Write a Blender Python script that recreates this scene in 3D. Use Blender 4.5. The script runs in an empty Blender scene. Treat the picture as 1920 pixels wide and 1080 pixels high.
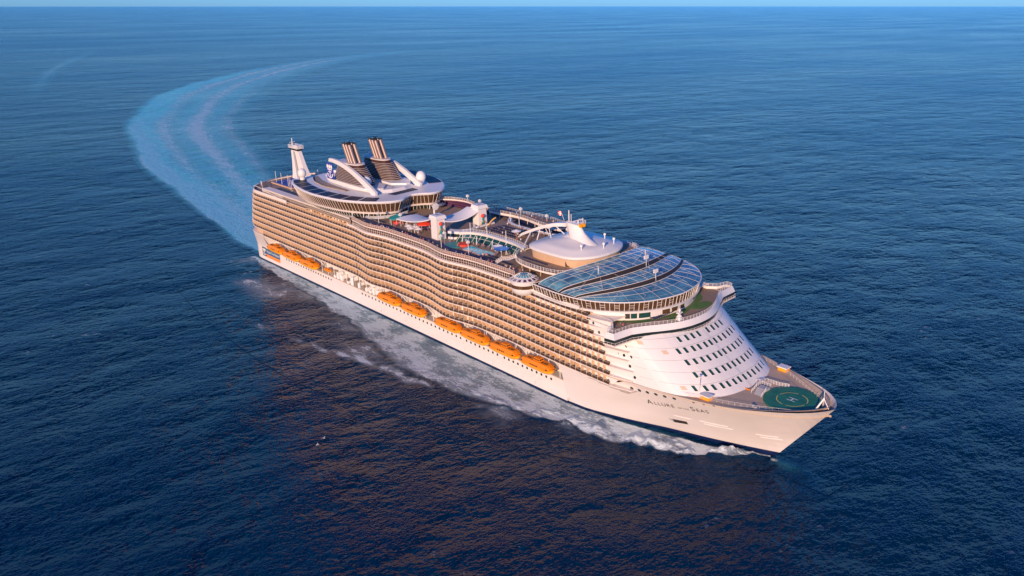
import bpy, math, random
import numpy as np
from mathutils import Vector, Matrix, noise
R = math.radians
rnd = random.Random(7)
sc = bpy.context.scene

# ------------------------------------------------------------------ camera, sky, sun, exposure
HEEL = R(3.06)                      # the ship leans outward in its turn
H = Matrix.Rotation(HEEL, 4, 'X')
cd = bpy.data.cameras.new('camera'); cam = bpy.data.objects.new('camera', cd); sc.collection.objects.link(cam)
cam.location = (303.54, -233.60, 140.64)
cam.rotation_euler = (R(90 - 17.697), 0, R(139.695 - 90))
cd.sensor_width = 36; cd.lens = 31.08; cd.clip_start = 1; cd.clip_end = 600000
sc.camera = cam
SUN_EL, SX, SY = R(13), 0.52, -0.854
w = bpy.data.worlds.new('World'); sc.world = w; w.use_nodes = True
nt = w.node_tree; bg = nt.nodes['Background']; sky = nt.nodes.new('ShaderNodeTexSky')
sky.sky_type = 'NISHITA'; sky.sun_disc = False
sky.sun_elevation = SUN_EL; sky.sun_rotation = math.atan2(SX, SY)
sky.air_density = 0.8; sky.dust_density = .3; sky.ozone_density = 10.0
nt.links.new(sky.outputs[0], bg.inputs[0]); bg.inputs[1].default_value = 0.15
sd = bpy.data.lights.new('sun', 'SUN'); so = bpy.data.objects.new('sun', sd); sc.collection.objects.link(so)
sd.energy = 3.9; sd.angle = R(0.5); sd.color = (1.0, 0.65, 0.39)
n_ = math.hypot(SX, SY)
tosun = Vector((SX / n_ * math.cos(SUN_EL), SY / n_ * math.cos(SUN_EL), math.sin(SUN_EL)))
so.rotation_euler = tosun.to_track_quat('Z', 'Y').to_euler(); so.location = tosun * 400
sc.view_settings.view_transform = 'Standard'; sc.view_settings.look = 'None'
sc.view_settings.gamma = 1; sc.view_settings.exposure = 0.4

# ------------------------------------------------------------------ materials
def newmat(name):
    m = bpy.data.materials.new(name); m.use_nodes = True
    return m, m.node_tree, m.node_tree.nodes['Principled BSDF']
def mat(name, col, rough=0.5, metal=0.0, var=0.06, scale=0.35, spec=0.5, alpha=1.0, stretch=(1, 1, 1), bump=0.0, coat=0.0):
    m, t, p = newmat(name)
    p.inputs['Roughness'].default_value = rough; p.inputs['Metallic'].default_value = metal
    p.inputs['Specular IOR Level'].default_value = spec; p.inputs['Alpha'].default_value = alpha
    p.inputs['Coat Weight'].default_value = coat
    tc = t.nodes.new('ShaderNodeTexCoord'); mp = t.nodes.new('ShaderNodeMapping'); mp.inputs['Scale'].default_value = stretch
    t.links.new(tc.outputs['Object'], mp.inputs[0])
    nz = t.nodes.new('ShaderNodeTexNoise'); nz.inputs['Scale'].default_value = scale; nz.inputs['Detail'].default_value = 5
    t.links.new(mp.outputs[0], nz.inputs['Vector'])
    mx = t.nodes.new('ShaderNodeMix'); mx.data_type = 'RGBA'
    a = [max(0, c * (1 - var * 1.6)) for c in col] + [1]; b = [min(1, c * (1 + var)) for c in col] + [1]
    mx.inputs[6].default_value = a; mx.inputs[7].default_value = b
    t.links.new(nz.outputs[0], mx.inputs[0]); t.links.new(mx.outputs[2], p.inputs['Base Color'])
    if bump:
        bp = t.nodes.new('ShaderNodeBump'); bp.inputs['Strength'].default_value = bump; bp.inputs['Distance'].default_value = 0.1
        t.links.new(nz.outputs[0], bp.inputs['Height']); t.links.new(bp.outputs[0], p.inputs['Normal'])
    return m
M = {}
M['white'] = mat('white_paint', (.75, .74, .73), .38, var=.03, scale=.12, stretch=(1, 1, .25))
M['hull'] = mat('hull_paint', (.76, .71, .68), .32, var=.06, scale=.10, stretch=(.5, 1, 2.2))
M['boot'] = mat('boot_topping', (.006, .018, .085), .35, var=.2)
M['slab'] = mat('slab_edge', (.80, .72, .66), .5, var=.04)
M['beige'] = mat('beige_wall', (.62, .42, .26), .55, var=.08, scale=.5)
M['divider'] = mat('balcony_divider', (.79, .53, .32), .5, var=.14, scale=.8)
M['doorglass'] = mat('door_glass', (.07, .045, .03), .12, var=.3, scale=.7)
M['balglass'] = mat('balustrade_glass', (.12, .065, .036), .15, var=.4, scale=.6, alpha=.80)
M['rail'] = mat('rail_paint', (.78, .74, .70), .45, var=.04)
M['deck'] = mat('deck_teak', (.30, .215, .155), .7, var=.18, scale=.5, stretch=(1, 3, 1))
M['bowdeck'] = mat('bow_deck_paint', (.52, .40, .29), .65, var=.12, scale=.25)
M['green'] = mat('helipad_green', (.018, .19, .115), .6, var=.38, scale=.5)
M['turf'] = mat('turf_green', (.10, .21, .05), .85, var=.25, scale=.6)
M['yellow'] = mat('yellow_line', (.70, .55, .10), .6, var=.08)
M['mark'] = mat('white_marking', (.82, .84, .82), .6, var=.04)
M['glass'] = mat('window_glass', (.018, .032, .034), .06, var=.3, scale=.4)
M['greenglass'] = mat('green_glass', (.014, .07, .065), .06, var=.3, scale=.6)
M['bronzeglass'] = mat('bronze_glass', (.11, .06, .03), .10, var=.45, scale=.6)
M['dark'] = mat('dark_opening', (.03, .024, .022), .6, var=.2)
M['orange'] = mat('lifeboat_orange', (.95, .40, .010), .35, var=.05, scale=.5)
M['orange2'] = mat('canopy_orange', (.80, .24, .008), .4, var=.08, scale=.6)
M['solar'] = mat('solar_panel', (.008, .016, .042), .45, var=.3, scale=.2, spec=.2)
M['brownroof'] = mat('plant_brown', (.34, .27, .21), .7, var=.2, scale=.5)
M['chrome'] = mat('funnel_pipe', (.33, .25, .22), .4, metal=.4, var=.12, scale=.6)
M['soot'] = mat('soot', (.02, .018, .018), .8, var=.2)
M['louvre'] = mat('louvre_metal', (.62, .56, .52), .4, var=.06)
M['louvreback_shade'] = mat('louvre_back_and_shade', (.07, .032, .022), .5, var=.25)
M['blue'] = mat('emblem_blue', (.03, .05, .36), .4, var=.1)
M['banner'] = mat('banner_blue', (.03, .13, .27), .45, var=.06)
M['navy'] = mat('navy_panel', (.014, .022, .07), .45, var=.08)
M['banorange'] = mat('banner_orange', (.85, .26, .05), .45, var=.05)
M['letter'] = mat('letter_dark', (.015, .011, .012), .5, var=.1)
M['court'] = mat('court_blue', (.03, .07, .34), .6, var=.1)
M['lounge'] = mat('lounger_blue', (.022, .032, .115), .7, var=.2, scale=1.5)
M['loungeframe'] = mat('lounger_frame', (.55, .55, .56), .4, metal=.4)
M['red'] = mat('red_fabric', (.75, .06, .03), .6, var=.1)
M['teal'] = mat('teal_fabric', (.02, .25, .25), .6, var=.1)
M['teal2'] = mat('teal_paint', (.03, .28, .27), .4, var=.1)
M['gold'] = mat('gold_paint', (.72, .42, .10), .45, var=.1)
M['canvas'] = mat('white_canvas', (.84, .83, .82), .6, var=.03, scale=.3)
M['bluecanvas'] = mat('blue_canvas', (.10, .30, .72), .5, var=.05)
M['purple'] = mat('purple_seat', (.10, .03, .09), .7, var=.2)
M['pink'] = mat('windbreak_pink', (.66, .44, .38), .5, var=.22, scale=1.6)
M['pinkglass'] = mat('windbreak_glass', (.42, .25, .20), .25, var=.35, scale=1.2, alpha=.75)
M['chair'] = mat('balcony_chair', (.17, .10, .065), .7, var=.3)
M['winch'] = mat('grey_machinery', (.40, .41, .43), .5, var=.1)
def poolmat():
    m, t, p = newmat('pool_water')
    p.inputs['Base Color'].default_value = (.05, .62, .72, 1); p.inputs['Roughness'].default_value = .08
    nz = t.nodes.new('ShaderNodeTexNoise'); nz.inputs['Scale'].default_value = 1.4
    tc = t.nodes.new('ShaderNodeTexCoord'); t.links.new(tc.outputs['Object'], nz.inputs['Vector'])
    b = t.nodes.new('ShaderNodeBump'); b.inputs['Strength'].default_value = .4; t.links.new(nz.outputs[0], b.inputs['Height']); t.links.new(b.outputs[0], p.inputs['Normal'])
    return m
M['pool'] = poolmat()
def skyglass():
    m, t, p = newmat('roof_glass')
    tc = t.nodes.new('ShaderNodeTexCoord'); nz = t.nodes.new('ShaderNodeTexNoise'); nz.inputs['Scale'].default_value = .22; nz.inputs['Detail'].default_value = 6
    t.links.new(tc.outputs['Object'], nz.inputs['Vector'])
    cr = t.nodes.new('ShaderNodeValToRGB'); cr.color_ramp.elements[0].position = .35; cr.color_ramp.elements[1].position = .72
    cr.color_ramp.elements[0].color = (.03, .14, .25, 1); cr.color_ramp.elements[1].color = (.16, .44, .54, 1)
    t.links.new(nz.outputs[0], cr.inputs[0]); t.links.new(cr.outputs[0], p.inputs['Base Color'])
    p.inputs['Roughness'].default_value = .07; p.inputs['IOR'].default_value = 1.7; p.inputs['Alpha'].default_value = .86
    bk = t.nodes.new('ShaderNodeTexVoronoi'); bk.inputs['Scale'].default_value = .45; t.links.new(tc.outputs['Object'], bk.inputs['Vector'])
    b2 = t.nodes.new('ShaderNodeBump'); b2.inputs['Strength'].default_value = .35; b2.inputs['Distance'].default_value = .5; t.links.new(bk.outputs['Color'], b2.inputs['Height']); t.links.new(b2.outputs[0], p.inputs['Normal'])
    return m
M['skyglass'] = skyglass()

def watermat():
    m, t, p = newmat('sea_water'); N = t.nodes; L = t.links
    geo = N.new('ShaderNodeNewGeometry')
    def nz(scale, st, detail=4, rough=.55, rot=0.0, ntype=None):
        mp = N.new('ShaderNodeMapping'); mp.inputs['Scale'].default_value = st; mp.inputs['Rotation'].default_value = (0, 0, rot)
        L.new(geo.outputs['Position'], mp.inputs[0])
        n = N.new('ShaderNodeTexNoise'); n.inputs['Scale'].default_value = scale; n.inputs['Detail'].default_value = detail; n.inputs['Roughness'].default_value = rough
        L.new(mp.outputs[0], n.inputs['Vector']); return n.outputs[0]
    def math_(op, a, b=None, c=None):
        n = N.new('ShaderNodeMath'); n.operation = op
        for i, x in enumerate((a, b, c)):
            if x is None: continue
            if isinstance(x, (int, float)): n.inputs[i].default_value = x
            else: L.new(x, n.inputs[i])
        return n.outputs[0]
    def sstep(x, a, b):
        n = N.new('ShaderNodeMapRange'); n.interpolation_type = 'SMOOTHSTEP'
        L.new(x, n.inputs[0])
        for i, v in ((1, a), (2, b)):
            if isinstance(v, (int, float)): n.inputs[i].default_value = v
            else: L.new(v, n.inputs[i])
        return n.outputs[0]
    WD = R(-43)                      # wave crests lie across the camera's view
    h1 = nz(1 / 55, (1.0, .55, 1), 3, .5, WD)
    h2 = nz(1 / 19, (1.0, .6, 1), 5, .6, WD + .3)
    h3 = nz(1 / 6.5, (1.0, .7, 1), 4, .65, WD - .45)
    h4 = nz(1 / 2.0, (1.0, .6, 1), 3, .6, WD + .1)
    def ridge(x): return math_('SUBTRACT', 1.0, math_('ABSOLUTE', math_('MULTIPLY_ADD', x, 2.0, -1.0)))
    r2, r3 = ridge(h2), ridge(h3)
    h0 = nz(1 / 110, (1.0, .7, 1), 5, .62, WD + .1); hr = nz(1 / 420, (1.0, .35, 1), 4, .6, WD)
    hgt = math_('ADD', math_('ADD', math_('MULTIPLY_ADD', h0, 4.0, math_('MULTIPLY', h1, 8.0)), math_('MULTIPLY_ADD', r2, 2.0, math_('MULTIPLY', h2, 5.5))), math_('ADD', math_('MULTIPLY', r3, 1.1), math_('MULTIPLY', h4, .35)))
    at = N.new('ShaderNodeAttribute'); at.attribute_name = 'foam'
    aa = N.new('ShaderNodeAttribute'); aa.attribute_name = 'aer'
    fo, ae = at.outputs['Fac'], aa.outputs['Fac']
    bp = N.new('ShaderNodeBump'); bp.inputs['Strength'].default_value = 1.0; bp.inputs['Distance'].default_value = 1.5
    L.new(hgt, bp.inputs['Height']); L.new(bp.outputs[0], p.inputs['Normal'])
    mx = N.new('ShaderNodeMix'); mx.data_type = 'RGBA'
    mx.inputs[6].default_value = (.0000, .021, .066, 1); mx.inputs[7].default_value = (.06, .47, .60, 1)
    fa = nz(1 / 14, (1, .5, 1), 5, .65, WD)
    aer2 = math_('MULTIPLY', ae, math_('ADD', math_('MULTIPLY', fa, 1.3), .35))
    n_cl = N.new('ShaderNodeClamp'); L.new(aer2, n_cl.inputs[0])
    L.new(n_cl.outputs[0], mx.inputs[0]); L.new(mx.outputs[2], p.inputs['Base Color'])
    rg_ = N.new('ShaderNodeMapRange'); L.new(hr, rg_.inputs[0]); rg_.inputs[1].default_value = .35; rg_.inputs[2].default_value = .65; rg_.inputs[3].default_value = .06; rg_.inputs[4].default_value = .15; L.new(rg_.outputs[0], p.inputs['Roughness']); p.inputs['IOR'].default_value = 1.16
    # foam: lacy noise whose threshold follows the foam attribute
    f1 = nz(1 / 10, (.4, 1, 1), 4, .6); f2 = nz(1 / 3.0, (.45, 1, 1), 5, .7, .35); f3 = nz(1 / .9, (.6, 1, 1), 4, .75, -.3)
    fn = math_('ADD', math_('MULTIPLY', f1, .34), math_('ADD', math_('MULTIPLY', f2, .36), math_('MULTIPLY', f3, .30)))
    thr = math_('SUBTRACT', .635, math_('MULTIPLY', fo, .275))
    lace = math_('MULTIPLY', sstep(fn, thr, math_('ADD', thr, .12)), sstep(fo, .02, .2))
    veil = math_('MULTIPLY', sstep(fo, .15, 1.1), .56)
    ff = math_('MAXIMUM', lace, veil)
    fm = N.new('ShaderNodeBsdfDiffuse'); fc = N.new('ShaderNodeMix'); fc.data_type = 'RGBA'; fc.inputs[6].default_value = (.66, .76, .82, 1); fc.inputs[7].default_value = (.27, .70, .86, 1); L.new(ae, fc.inputs[0]); L.new(fc.outputs[2], fm.inputs[0])
    fb = N.new('ShaderNodeBump'); fb.inputs['Strength'].default_value = 1; fb.inputs['Distance'].default_value = 2.2
    L.new(fn, fb.inputs['Height']); L.new(fb.outputs[0], fm.inputs['Normal'])
    ms = N.new('ShaderNodeMixShader'); cap = math_('MULTIPLY', sstep(h3, .60, .70), math_('MULTIPLY', sstep(h1, .54, .66), sstep(f2, .47, .60)))
    L.new(math_('MAXIMUM', math_('MULTIPLY', ff, .92), math_('MULTIPLY', cap, .45)), ms.inputs[0]); L.new(p.outputs[0], ms.inputs[1]); L.new(fm.outputs[0], ms.inputs[2])
    L.new(ms.outputs[0], N['Material Output'].inputs[0])
    return m
M['water'] = watermat()

# ------------------------------------------------------------------ mesh helpers
class MB:
    def __init__(s): s.v = []; s.f = []; s.m = []
    def add(s, vs, fs, mi=0):
        o = len(s.v); s.v += [tuple(v) for v in vs]
        for f in fs: s.f.append([o + i for i in f]); s.m.append(mi)
        return s
    def box(s, x0, x1, y0, y1, z0, z1, mi=0, mx=None):
        vs = [(x, y, z) for z in (z0, z1) for x, y in ((x0, y0), (x1, y0), (x1, y1), (x0, y1))]
        if mx is not None: vs = [mx @ Vector(v) for v in vs]
        return s.add(vs, [(3, 2, 1, 0), (4, 5, 6, 7), (0, 1, 5, 4), (1, 2, 6, 5), (2, 3, 7, 6), (3, 0, 4, 7)], mi)
    def prism(s, pts, z0, z1, mi=0, mtop=None, mbot=None, pts1=None):
        n = len(pts); p1 = pts1 or pts
        vs = [(p[0], p[1], z0) for p in pts] + [(p[0], p[1], z1) for p in p1]
        area = sum(pts[i][0] * pts[(i + 1) % n][1] - pts[(i + 1) % n][0] * pts[i][1] for i in range(n))
        lo, hi = list(range(n)), list(range(n, 2 * n))
        sides = [(i, (i + 1) % n, n + (i + 1) % n, n + i) for i in range(n)]
        if area < 0: hi = hi[::-1]; sides = [q[::-1] for q in sides]
        else: lo = lo[::-1]
        o = len(s.v); s.add(vs, sides, mi)
        s.f.append([o + i for i in hi]); s.m.append(mi if mtop is None else mtop)
        s.f.append([o + i for i in lo]); s.m.append(mi if mbot is None else mbot)
        return s
    def loft(s, rings, mi=0, closed=True, caps=True):
        n = len(rings[0]); vs = [p for r in rings for p in r]; fs = []
        for k in range(len(rings) - 1):
            for i in range(n if closed else n - 1):
                j = (i + 1) % n; fs.append((k * n + i, k * n + j, (k + 1) * n + j, (k + 1) * n + i))
        if caps and closed:
            fs.append(tuple(range(n))[::-1]); fs.append(tuple((len(rings) - 1) * n + i for i in range(n)))
        return s.add(vs, fs, mi)
    def tube(s, pts, r, n=5, mi=0, r1=None):
        pts = [Vector(p) for p in pts]; rings = []
        for k, p in enumerate(pts):
            d = (pts[min(k + 1, len(pts) - 1)] - pts[max(k - 1, 0)]).normalized()
            a = d.orthogonal() if abs(d.z) < .9 else Vector((1, 0, 0)); a = (a - d * a.dot(d)).normalized(); b = d.cross(a)
            rr = r if r1 is None else r + (r1 - r) * k / (len(pts) - 1)
            if k and rings:   # keep the frame aligned
                pa = (Vector(rings[-1][0]) - pts[k - 1]); pa = pa - d * pa.dot(d)
                if pa.length > 1e-6: a = pa.normalized(); b = d.cross(a)
            rings.append([p + (a * math.cos(2 * math.pi * i / n) + b * math.sin(2 * math.pi * i / n)) * rr for i in range(n)])
        return s.loft(rings, mi)
    def lathe(s, cx, cy, prof, n=16, mi=0, sx=1, sy=1):
        rings = [[(cx + r * sx * math.cos(2 * math.pi * i / n), cy + r * sy * math.sin(2 * math.pi * i / n), z) for i in range(n)] for r, z in prof]
        return s.loft(rings, mi)
    def strip(s, A, B, mi=0):
        n = len(A); return s.add(list(A) + list(B), [(i, i + 1, n + i + 1, n + i) for i in range(n - 1)], mi)
    def ball(s, c, r, mi=0, n=14, m=9, sz=1):
        prof = [(max(.001, r * math.sin(math.pi * k / m)), c[2] - r * sz * math.cos(math.pi * k / m)) for k in range(m + 1)]
        return s.lathe(c[0], c[1], prof, n, mi)
    def mesh(s, name, mats, smooth=None):
        me = bpy.data.meshes.new(name); me.from_pydata(s.v, [], s.f)
        for k in (mats if isinstance(mats, (list, tuple)) else [mats]): me.materials.append(M[k])
        me.polygons.foreach_set('material_index', s.m)
        if smooth:
            me.shade_smooth(); me.set_sharp_from_angle(angle=R(smooth))
        me.update(); return me
    def build(s, name, mats, parent=None, smooth=None):
        o = bpy.data.objects.new(name, s.mesh(name, mats, smooth)); sc.collection.objects.link(o)
        if parent is not None: o.parent = parent
        return o
def tag(o, label=None, cat=None, group=None, kind=None):
    for k, v in (('label', label), ('category', cat), ('group', group), ('kind', kind)):
        if v: o[k] = v
    return o
def empty(name, mw=None):
    o = bpy.data.objects.new(name, None); sc.collection.objects.link(o)
    if mw is not None: o.matrix_basis = mw
    return o
def onship(x, y, z, rz=0, sca=1): return H @ Matrix.Translation((x, y, z)) @ Matrix.Rotation(rz, 4, 'Z') @ Matrix.Scale(sca, 4)
def copy_tree(o, parent=None):
    c = o.copy(); sc.collection.objects.link(c)
    if parent is not None: c.parent = parent
    for ch in o.children: copy_tree(ch, c)
    return c
def sst(a, b, x):
    t = min(1, max(0, (x - a) / (b - a))); return t * t * (3 - 2 * t)
def lerp(a, b, t): return a + (b - a) * t
def mirror(half):                    # half outline, y <= 0 side given with y >= 0 values, nose first
    return [(x, -y) for x, y in half][::-1] + [(x, y) for x, y in half if y > 1e-6]
def offset(pts, d, closed=False):    # shift a polyline to its left by d
    out = []; n = len(pts)
    for i in range(n):
        a = pts[i - 1] if (i or closed) else pts[i]; b = pts[(i + 1) % n] if (i < n - 1 or closed) else pts[i]
        tx, ty = b[0] - a[0], b[1] - a[1]; l = math.hypot(tx, ty) or 1
        out.append((pts[i][0] - ty / l * d, pts[i][1] + tx / l * d))
    return out
def resample(pts, step):
    out = [pts[0]]; need = step
    for a, b in zip(pts, pts[1:]):
        l = math.dist(a, b); p = 0
        while l - p >= need:
            p += need; t = p / l; out.append(tuple(x + (y - x) * t for x, y in zip(a, b))); need = step
        need -= l - p
    return out
def smooth_curve(pts, n=8):          # Catmull-Rom
    out = []
    for i in range(len(pts) - 1):
        p = [np.array(pts[max(0, min(len(pts) - 1, i + k))], float) for k in (-1, 0, 1, 2)]
        for j in range(n):
            t = j / n
            out.append(tuple(.5 * (2 * p[1] + (p[2] - p[0]) * t + (2 * p[0] - 5 * p[1] + 4 * p[2] - p[3]) * t * t + (3 * p[1] - p[0] - 3 * p[2] + p[3]) * t ** 3)))
    return out + [tuple(pts[-1])]
def railing(mb, path, z, h=1.15, step=1.8, bars=3, r=.045, mi=0, glass=None, lean=0.0):
    P = [tuple(p) + ((z,) if len(p) == 2 else ()) for p in path]
    for k in range(bars):
        zz = h * (k + 1) / bars
        mb.tube([(p[0], p[1], p[2] + zz) for p in P], r * (1.25 if k == bars - 1 else .8), 4, mi)
    for p in resample(P, step): mb.tube([p, (p[0], p[1], p[2] + h)], r, 4, mi)
    if glass is not None: mb.strip([(p[0], p[1], p[2] + .1) for p in P], [(p[0], p[1], p[2] + h - .08) for p in P], glass)

# ------------------------------------------------------------------ sea
sea = MB().add([(-260000, -260000, 0), (260000, -260000, 0), (260000, 260000, 0), (-260000, 260000, 0)], [(0, 1, 2, 3)]).build('sea', 'water')
tag(sea, 'deep blue open sea with small wind waves reaching to the horizon', 'sea', kind='structure')

def water_sheet(name, A, B, nu, nv, foam, aer, hgt, label, z=.02):
    # A, B: two edge polylines; u runs along, v across; attributes drive the foam
    A = smooth_curve(A, 10); B = smooth_curve(B, 10)
    def rs(P):
        P = np.array(P); s = np.r_[0, np.cumsum(np.linalg.norm(np.diff(P, axis=0), axis=1))]; u = np.linspace(0, 1, nu + 1) * s[-1]
        return np.c_[np.interp(u, s, P[:, 0]), np.interp(u, s, P[:, 1])], s[-1]
    a, la = rs(A); b, lb = rs(B)
    v = np.linspace(0, 1, nv + 1)
    P = a[:, None, :] * (1 - v)[None, :, None] + b[:, None, :] * v[None, :, None]
    U = np.linspace(0, 1, nu + 1)[:, None] + 0 * v[None, :]; V = v[None, :] + 0 * U
    F = foam(U, V, P); E_ = aer(U, V, P); Z = hgt(U, V, P) + z
    vs = np.concatenate([P, Z[..., None]], 2).reshape(-1, 3)
    idx = np.arange((nu + 1) * (nv + 1)).reshape(nu + 1, nv + 1)
    fs = np.stack([idx[:-1, :-1], idx[1:, :-1], idx[1:, 1:], idx[:-1, 1:]], -1).reshape(-1, 4)
    me = bpy.data.meshes.new(name); me.from_pydata(vs.tolist(), [], fs.tolist()); me.materials.append(M['water'])
    for nm, val in (('foam', F), ('aer', E_)):
        at = me.attributes.new(nm, 'FLOAT', 'POINT'); at.data.foreach_set('value', np.clip(val, 0, 1.4).astype(np.float32).ravel())
    me.shade_smooth()
    if sum(p.normal.z for p in me.polygons[:20]) < 0: me.flip_normals()
    o = bpy.data.objects.new(name, me); sc.collection.objects.link(o)
    return tag(o, label, 'wake', kind='structure')
def np_noise(P, s, seed=0.0):
    return np.array([[noise.fractal(Vector((p[0] / s + seed, p[1] / s, seed)), 1.0, 2.0, 4) for p in row] for row in P])
def G(x, c, w): return np.exp(-((x - c) / w) ** 2)
def S(x, a, b):
    t = np.clip((x - a) / (b - a), 0, 1); return t * t * (3 - 2 * t)

# curved wake astern
outer = [(-150, -22), (-190, -21.5), (-225, -22), (-262, -14), (-318, -6), (-402, 5), (-492, 18), (-606, 43), (-772, 88), (-902, 130), (-1058, 194), (-1205, 268), (-1330, 352), (-1494, 480), (-1778, 732), (-2084, 1115), (-2282, 1560)]
inner = [(-150, 25), (-190, 32), (-240, 55), (-290, 78), (-350, 103), (-420, 130), (-479, 155), (-585, 190), (-714, 240), (-872, 315), (-1070, 428), (-1296, 570), (-1500, 730), (-1735, 938), (-1960, 1200), (-2170, 1510)]
def wfoam(U, V, P):
    n = np_noise(P, 90); n2 = np_noise(P, 260, 3.3)
    Ve = V + .05 * n + .05 * n2
    edge = G(Ve, .11, .09) * (.85 * (1 - S(U, .10, .34)) + .36 * (1 - S(U, .3, .75)))
    body = S(Ve, .0, .28) * (1 - S(Ve, .55, .98))
    near = (1 - S(U, .03, .12)) * body * .42
    streak = (G(Ve, .50, .07) + .7 * G(Ve, .72, .06)) * S(U, .05, .12) * (1 - S(U, .3, .5)) * .22
    st_ = .5 + .5 * np.sin((V + .02 * n2) * 27 + .5 * n2)
    far = body * (.42 + .30 * st_ * st_ + .18 * n2) * (1 - .75 * S(U, .62, .99))
    return (edge * (.85 + .3 * n) + near + streak + far) * S(V + .03 * n, .0, .10)
def waer(U, V, P):
    Ve = V + .05 * np_noise(P, 90) + .05 * np_noise(P, 260, 3.3)
    body = .8 * S(Ve, -.02, .24) * (1 - S(Ve, .55, .99))
    return S(V + .03 * np_noise(P, 90), .0, .12) * G(Ve, .12, .11) * 1.25 * (1 - S(U, .34, .72)) + body * (.62 * (1 - .7 * S(U, .6, 1)) + .35 * (1 - S(U, .04, .2))) + body * (G(Ve, .42, .08) + .8 * G(Ve, .66, .09)) * .25 * (1 - S(U, .35, .7))
water_sheet('wake', outer, inner, 220, 40, wfoam, waer, lambda U, V, P: 0 * U, 'broad pale wake curving away astern of the ship')
water_sheet('old_wake', [(-1180, 60), (-1500, 140), (-2000, 285), (-2900, 640)], [(-1230, 110), (-1560, 215), (-2150, 410), (-2950, 720)], 50, 10,
            lambda U, V, P: G(V, .5, .22) * .42 * np.sin(np.pi * U), lambda U, V, P: G(V, .5, .25) * .25 * np.sin(np.pi * U), lambda U, V, P: 0 * U, 'faint old wake streak far off on the water')
# foam along the starboard side
inn = [(160, -.5), (150, -4.6), (141, -8), (126, -12.8), (113, -17.7), (97, -22), (80, -23), (40, -23), (0, -23), (-60, -23), (-120, -23), (-178, -22.5)]
out = [(166, -9), (150, -26), (141, -36), (126, -47), (113, -56), (97, -62), (80, -70), (40, -84), (0, -92), (-60, -92), (-120, -86), (-178, -76)]
OX = [166, 156, 144, 127, 117, 98, 76, 60, 36, 19, 3, -43, -98, -139, -178]
OY = [-1, -5, -20.7, -30.4, -35.5, -36.9, -46, -48.5, -51.3, -54, -50, -40, -35, -31, -27]
def hull_wl(x): return np.interp(-x, [-162, -153, -141, -126, -113, -97, -82, 178], [0, -3.8, -8, -12.8, -17.7, -22, -23.5, -23.5])
def sfoam(U, V, P):
    X, Y = P[..., 0], P[..., 1]; n = np_noise(P, 14); n2 = np_noise(P, 40, 5.1)
    ou = np.interp(-X, [-x for x in OX], OY) + 3.2 * n + 1.5 * n2
    hw = hull_wl(X)
    gap = np.interp(X, [60, 100, 120, 140, 150, 158], [0, .5, 3.0, 4.5, 2.0, 0])
    d = (hw - Y)                      # metres out from the hull
    wd = np.maximum(hw - ou, .5)
    q = d / wd
    core = S(d, gap * .55, gap * 1.1 + .8) * (1 - S(q, .88, 1.06))
    amp = np.interp(X, [-178, -100, 0, 60, 110, 140, 156], [1.02, .98, .98, 1.04, 1.2, 1.25, 1.0])
    f = core * amp * (.82 + .35 * n)
    f *= 1 - .25 * G(q, .35, .22) * S(X, -30, 20) * (1 - S(X, 95, 120)) * (.6 + n)
    # lace and breaking crests farther out
    rag = S(q, .9, 1.1) * (1 - S(d, 24, 46)) * np.clip(.5 + 1.2 * n2 + .5 * n, 0, 1.2) * .55 * (1 - S(X, 105, 130)) + G(Y, np.interp(X, [-178, -55, -15, 8, 28, 50, 90], [-84, -75, -65, -58.5, -56, -53, -48]), 2.2) * np.clip(.30 + .9 * n, 0, 1) * .6 * S(X, -150, -60) * (1 - S(X, 60, 95))
    crests = 0
    for cx, cy, sx, sy, a in ((25, -57, 7, 2.4, 1.0), (45, -54.5, 6, 1.6, .95), (-44, -69, 10, 2.2, .8), (-20, -67.5, 7, 1.6, .8), (-7, -64.5, 4, 2, .8), (3, -59.5, 7, 1.8, .75), (-60, -75, 14, 1.6, .55)):
        crests = crests + a * .62 * G(X, cx, sx * 1.35) * G(Y + .16 * (X - cx), cy, sy * 1.2) * (.7 + 1.3 * n)
    end = S(V, 1, .9) * S(U, -.01, .012) if False else (1 - S(V, .9, 1))
    return (np.maximum(f, rag) + crests) * end
def saer(U, V, P):
    X, Y = P[..., 0], P[..., 1]; d = hull_wl(X) - Y
    ou = np.interp(-X, [-x for x in OX], OY); q = d / np.maximum(hull_wl(X) - ou, .5)
    return (1 - S(q, .5, 1.15)) * np.interp(X, [-178, 60, 110, 150], [.22, .12, .06, .0]) * (1 - S(V, .9, 1))
def shgt(U, V, P):
    X, Y = P[..., 0], P[..., 1]
    ou = np.interp(-X, [-x for x in OX], OY); n = np_noise(P, 7, 2.2)
    a = np.interp(X, [-178, 0, 60, 100, 130, 148, 158, 164], [.1, .2, .5, 1.2, 2.2, 2.0, .6, 0])
    return np.maximum(a * G(Y, ou + 3.2, 3.4) * (.45 + 1.3 * np_noise(P, 4, 7.7)), 0) + a * .35 * np.maximum(n, 0) * (1 - S(V, .8, 1))
water_sheet('bow_wave', inn, out, 420, 90, sfoam, saer, shgt, 'white broken bow wave spreading along the near side of the hull')
water_sheet('far_bow_wave', [(x, -y) for x, y in inn[3:]], [(x, -y) for x, y in out[3:]], 120, 24,
            lambda U, V, P: S(U, 0, .25) * (1 - S(V + .12 * np_noise(P, 14), .0, .42)) * .95 * (.8 + .6 * np_noise(P, 30, 2)), lambda U, V, P: S(U, 0, .3) * (1 - S(V, .0, .5)) * .3, lambda U, V, P: 0 * U, 'white foam along the far side of the hull')
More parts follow.
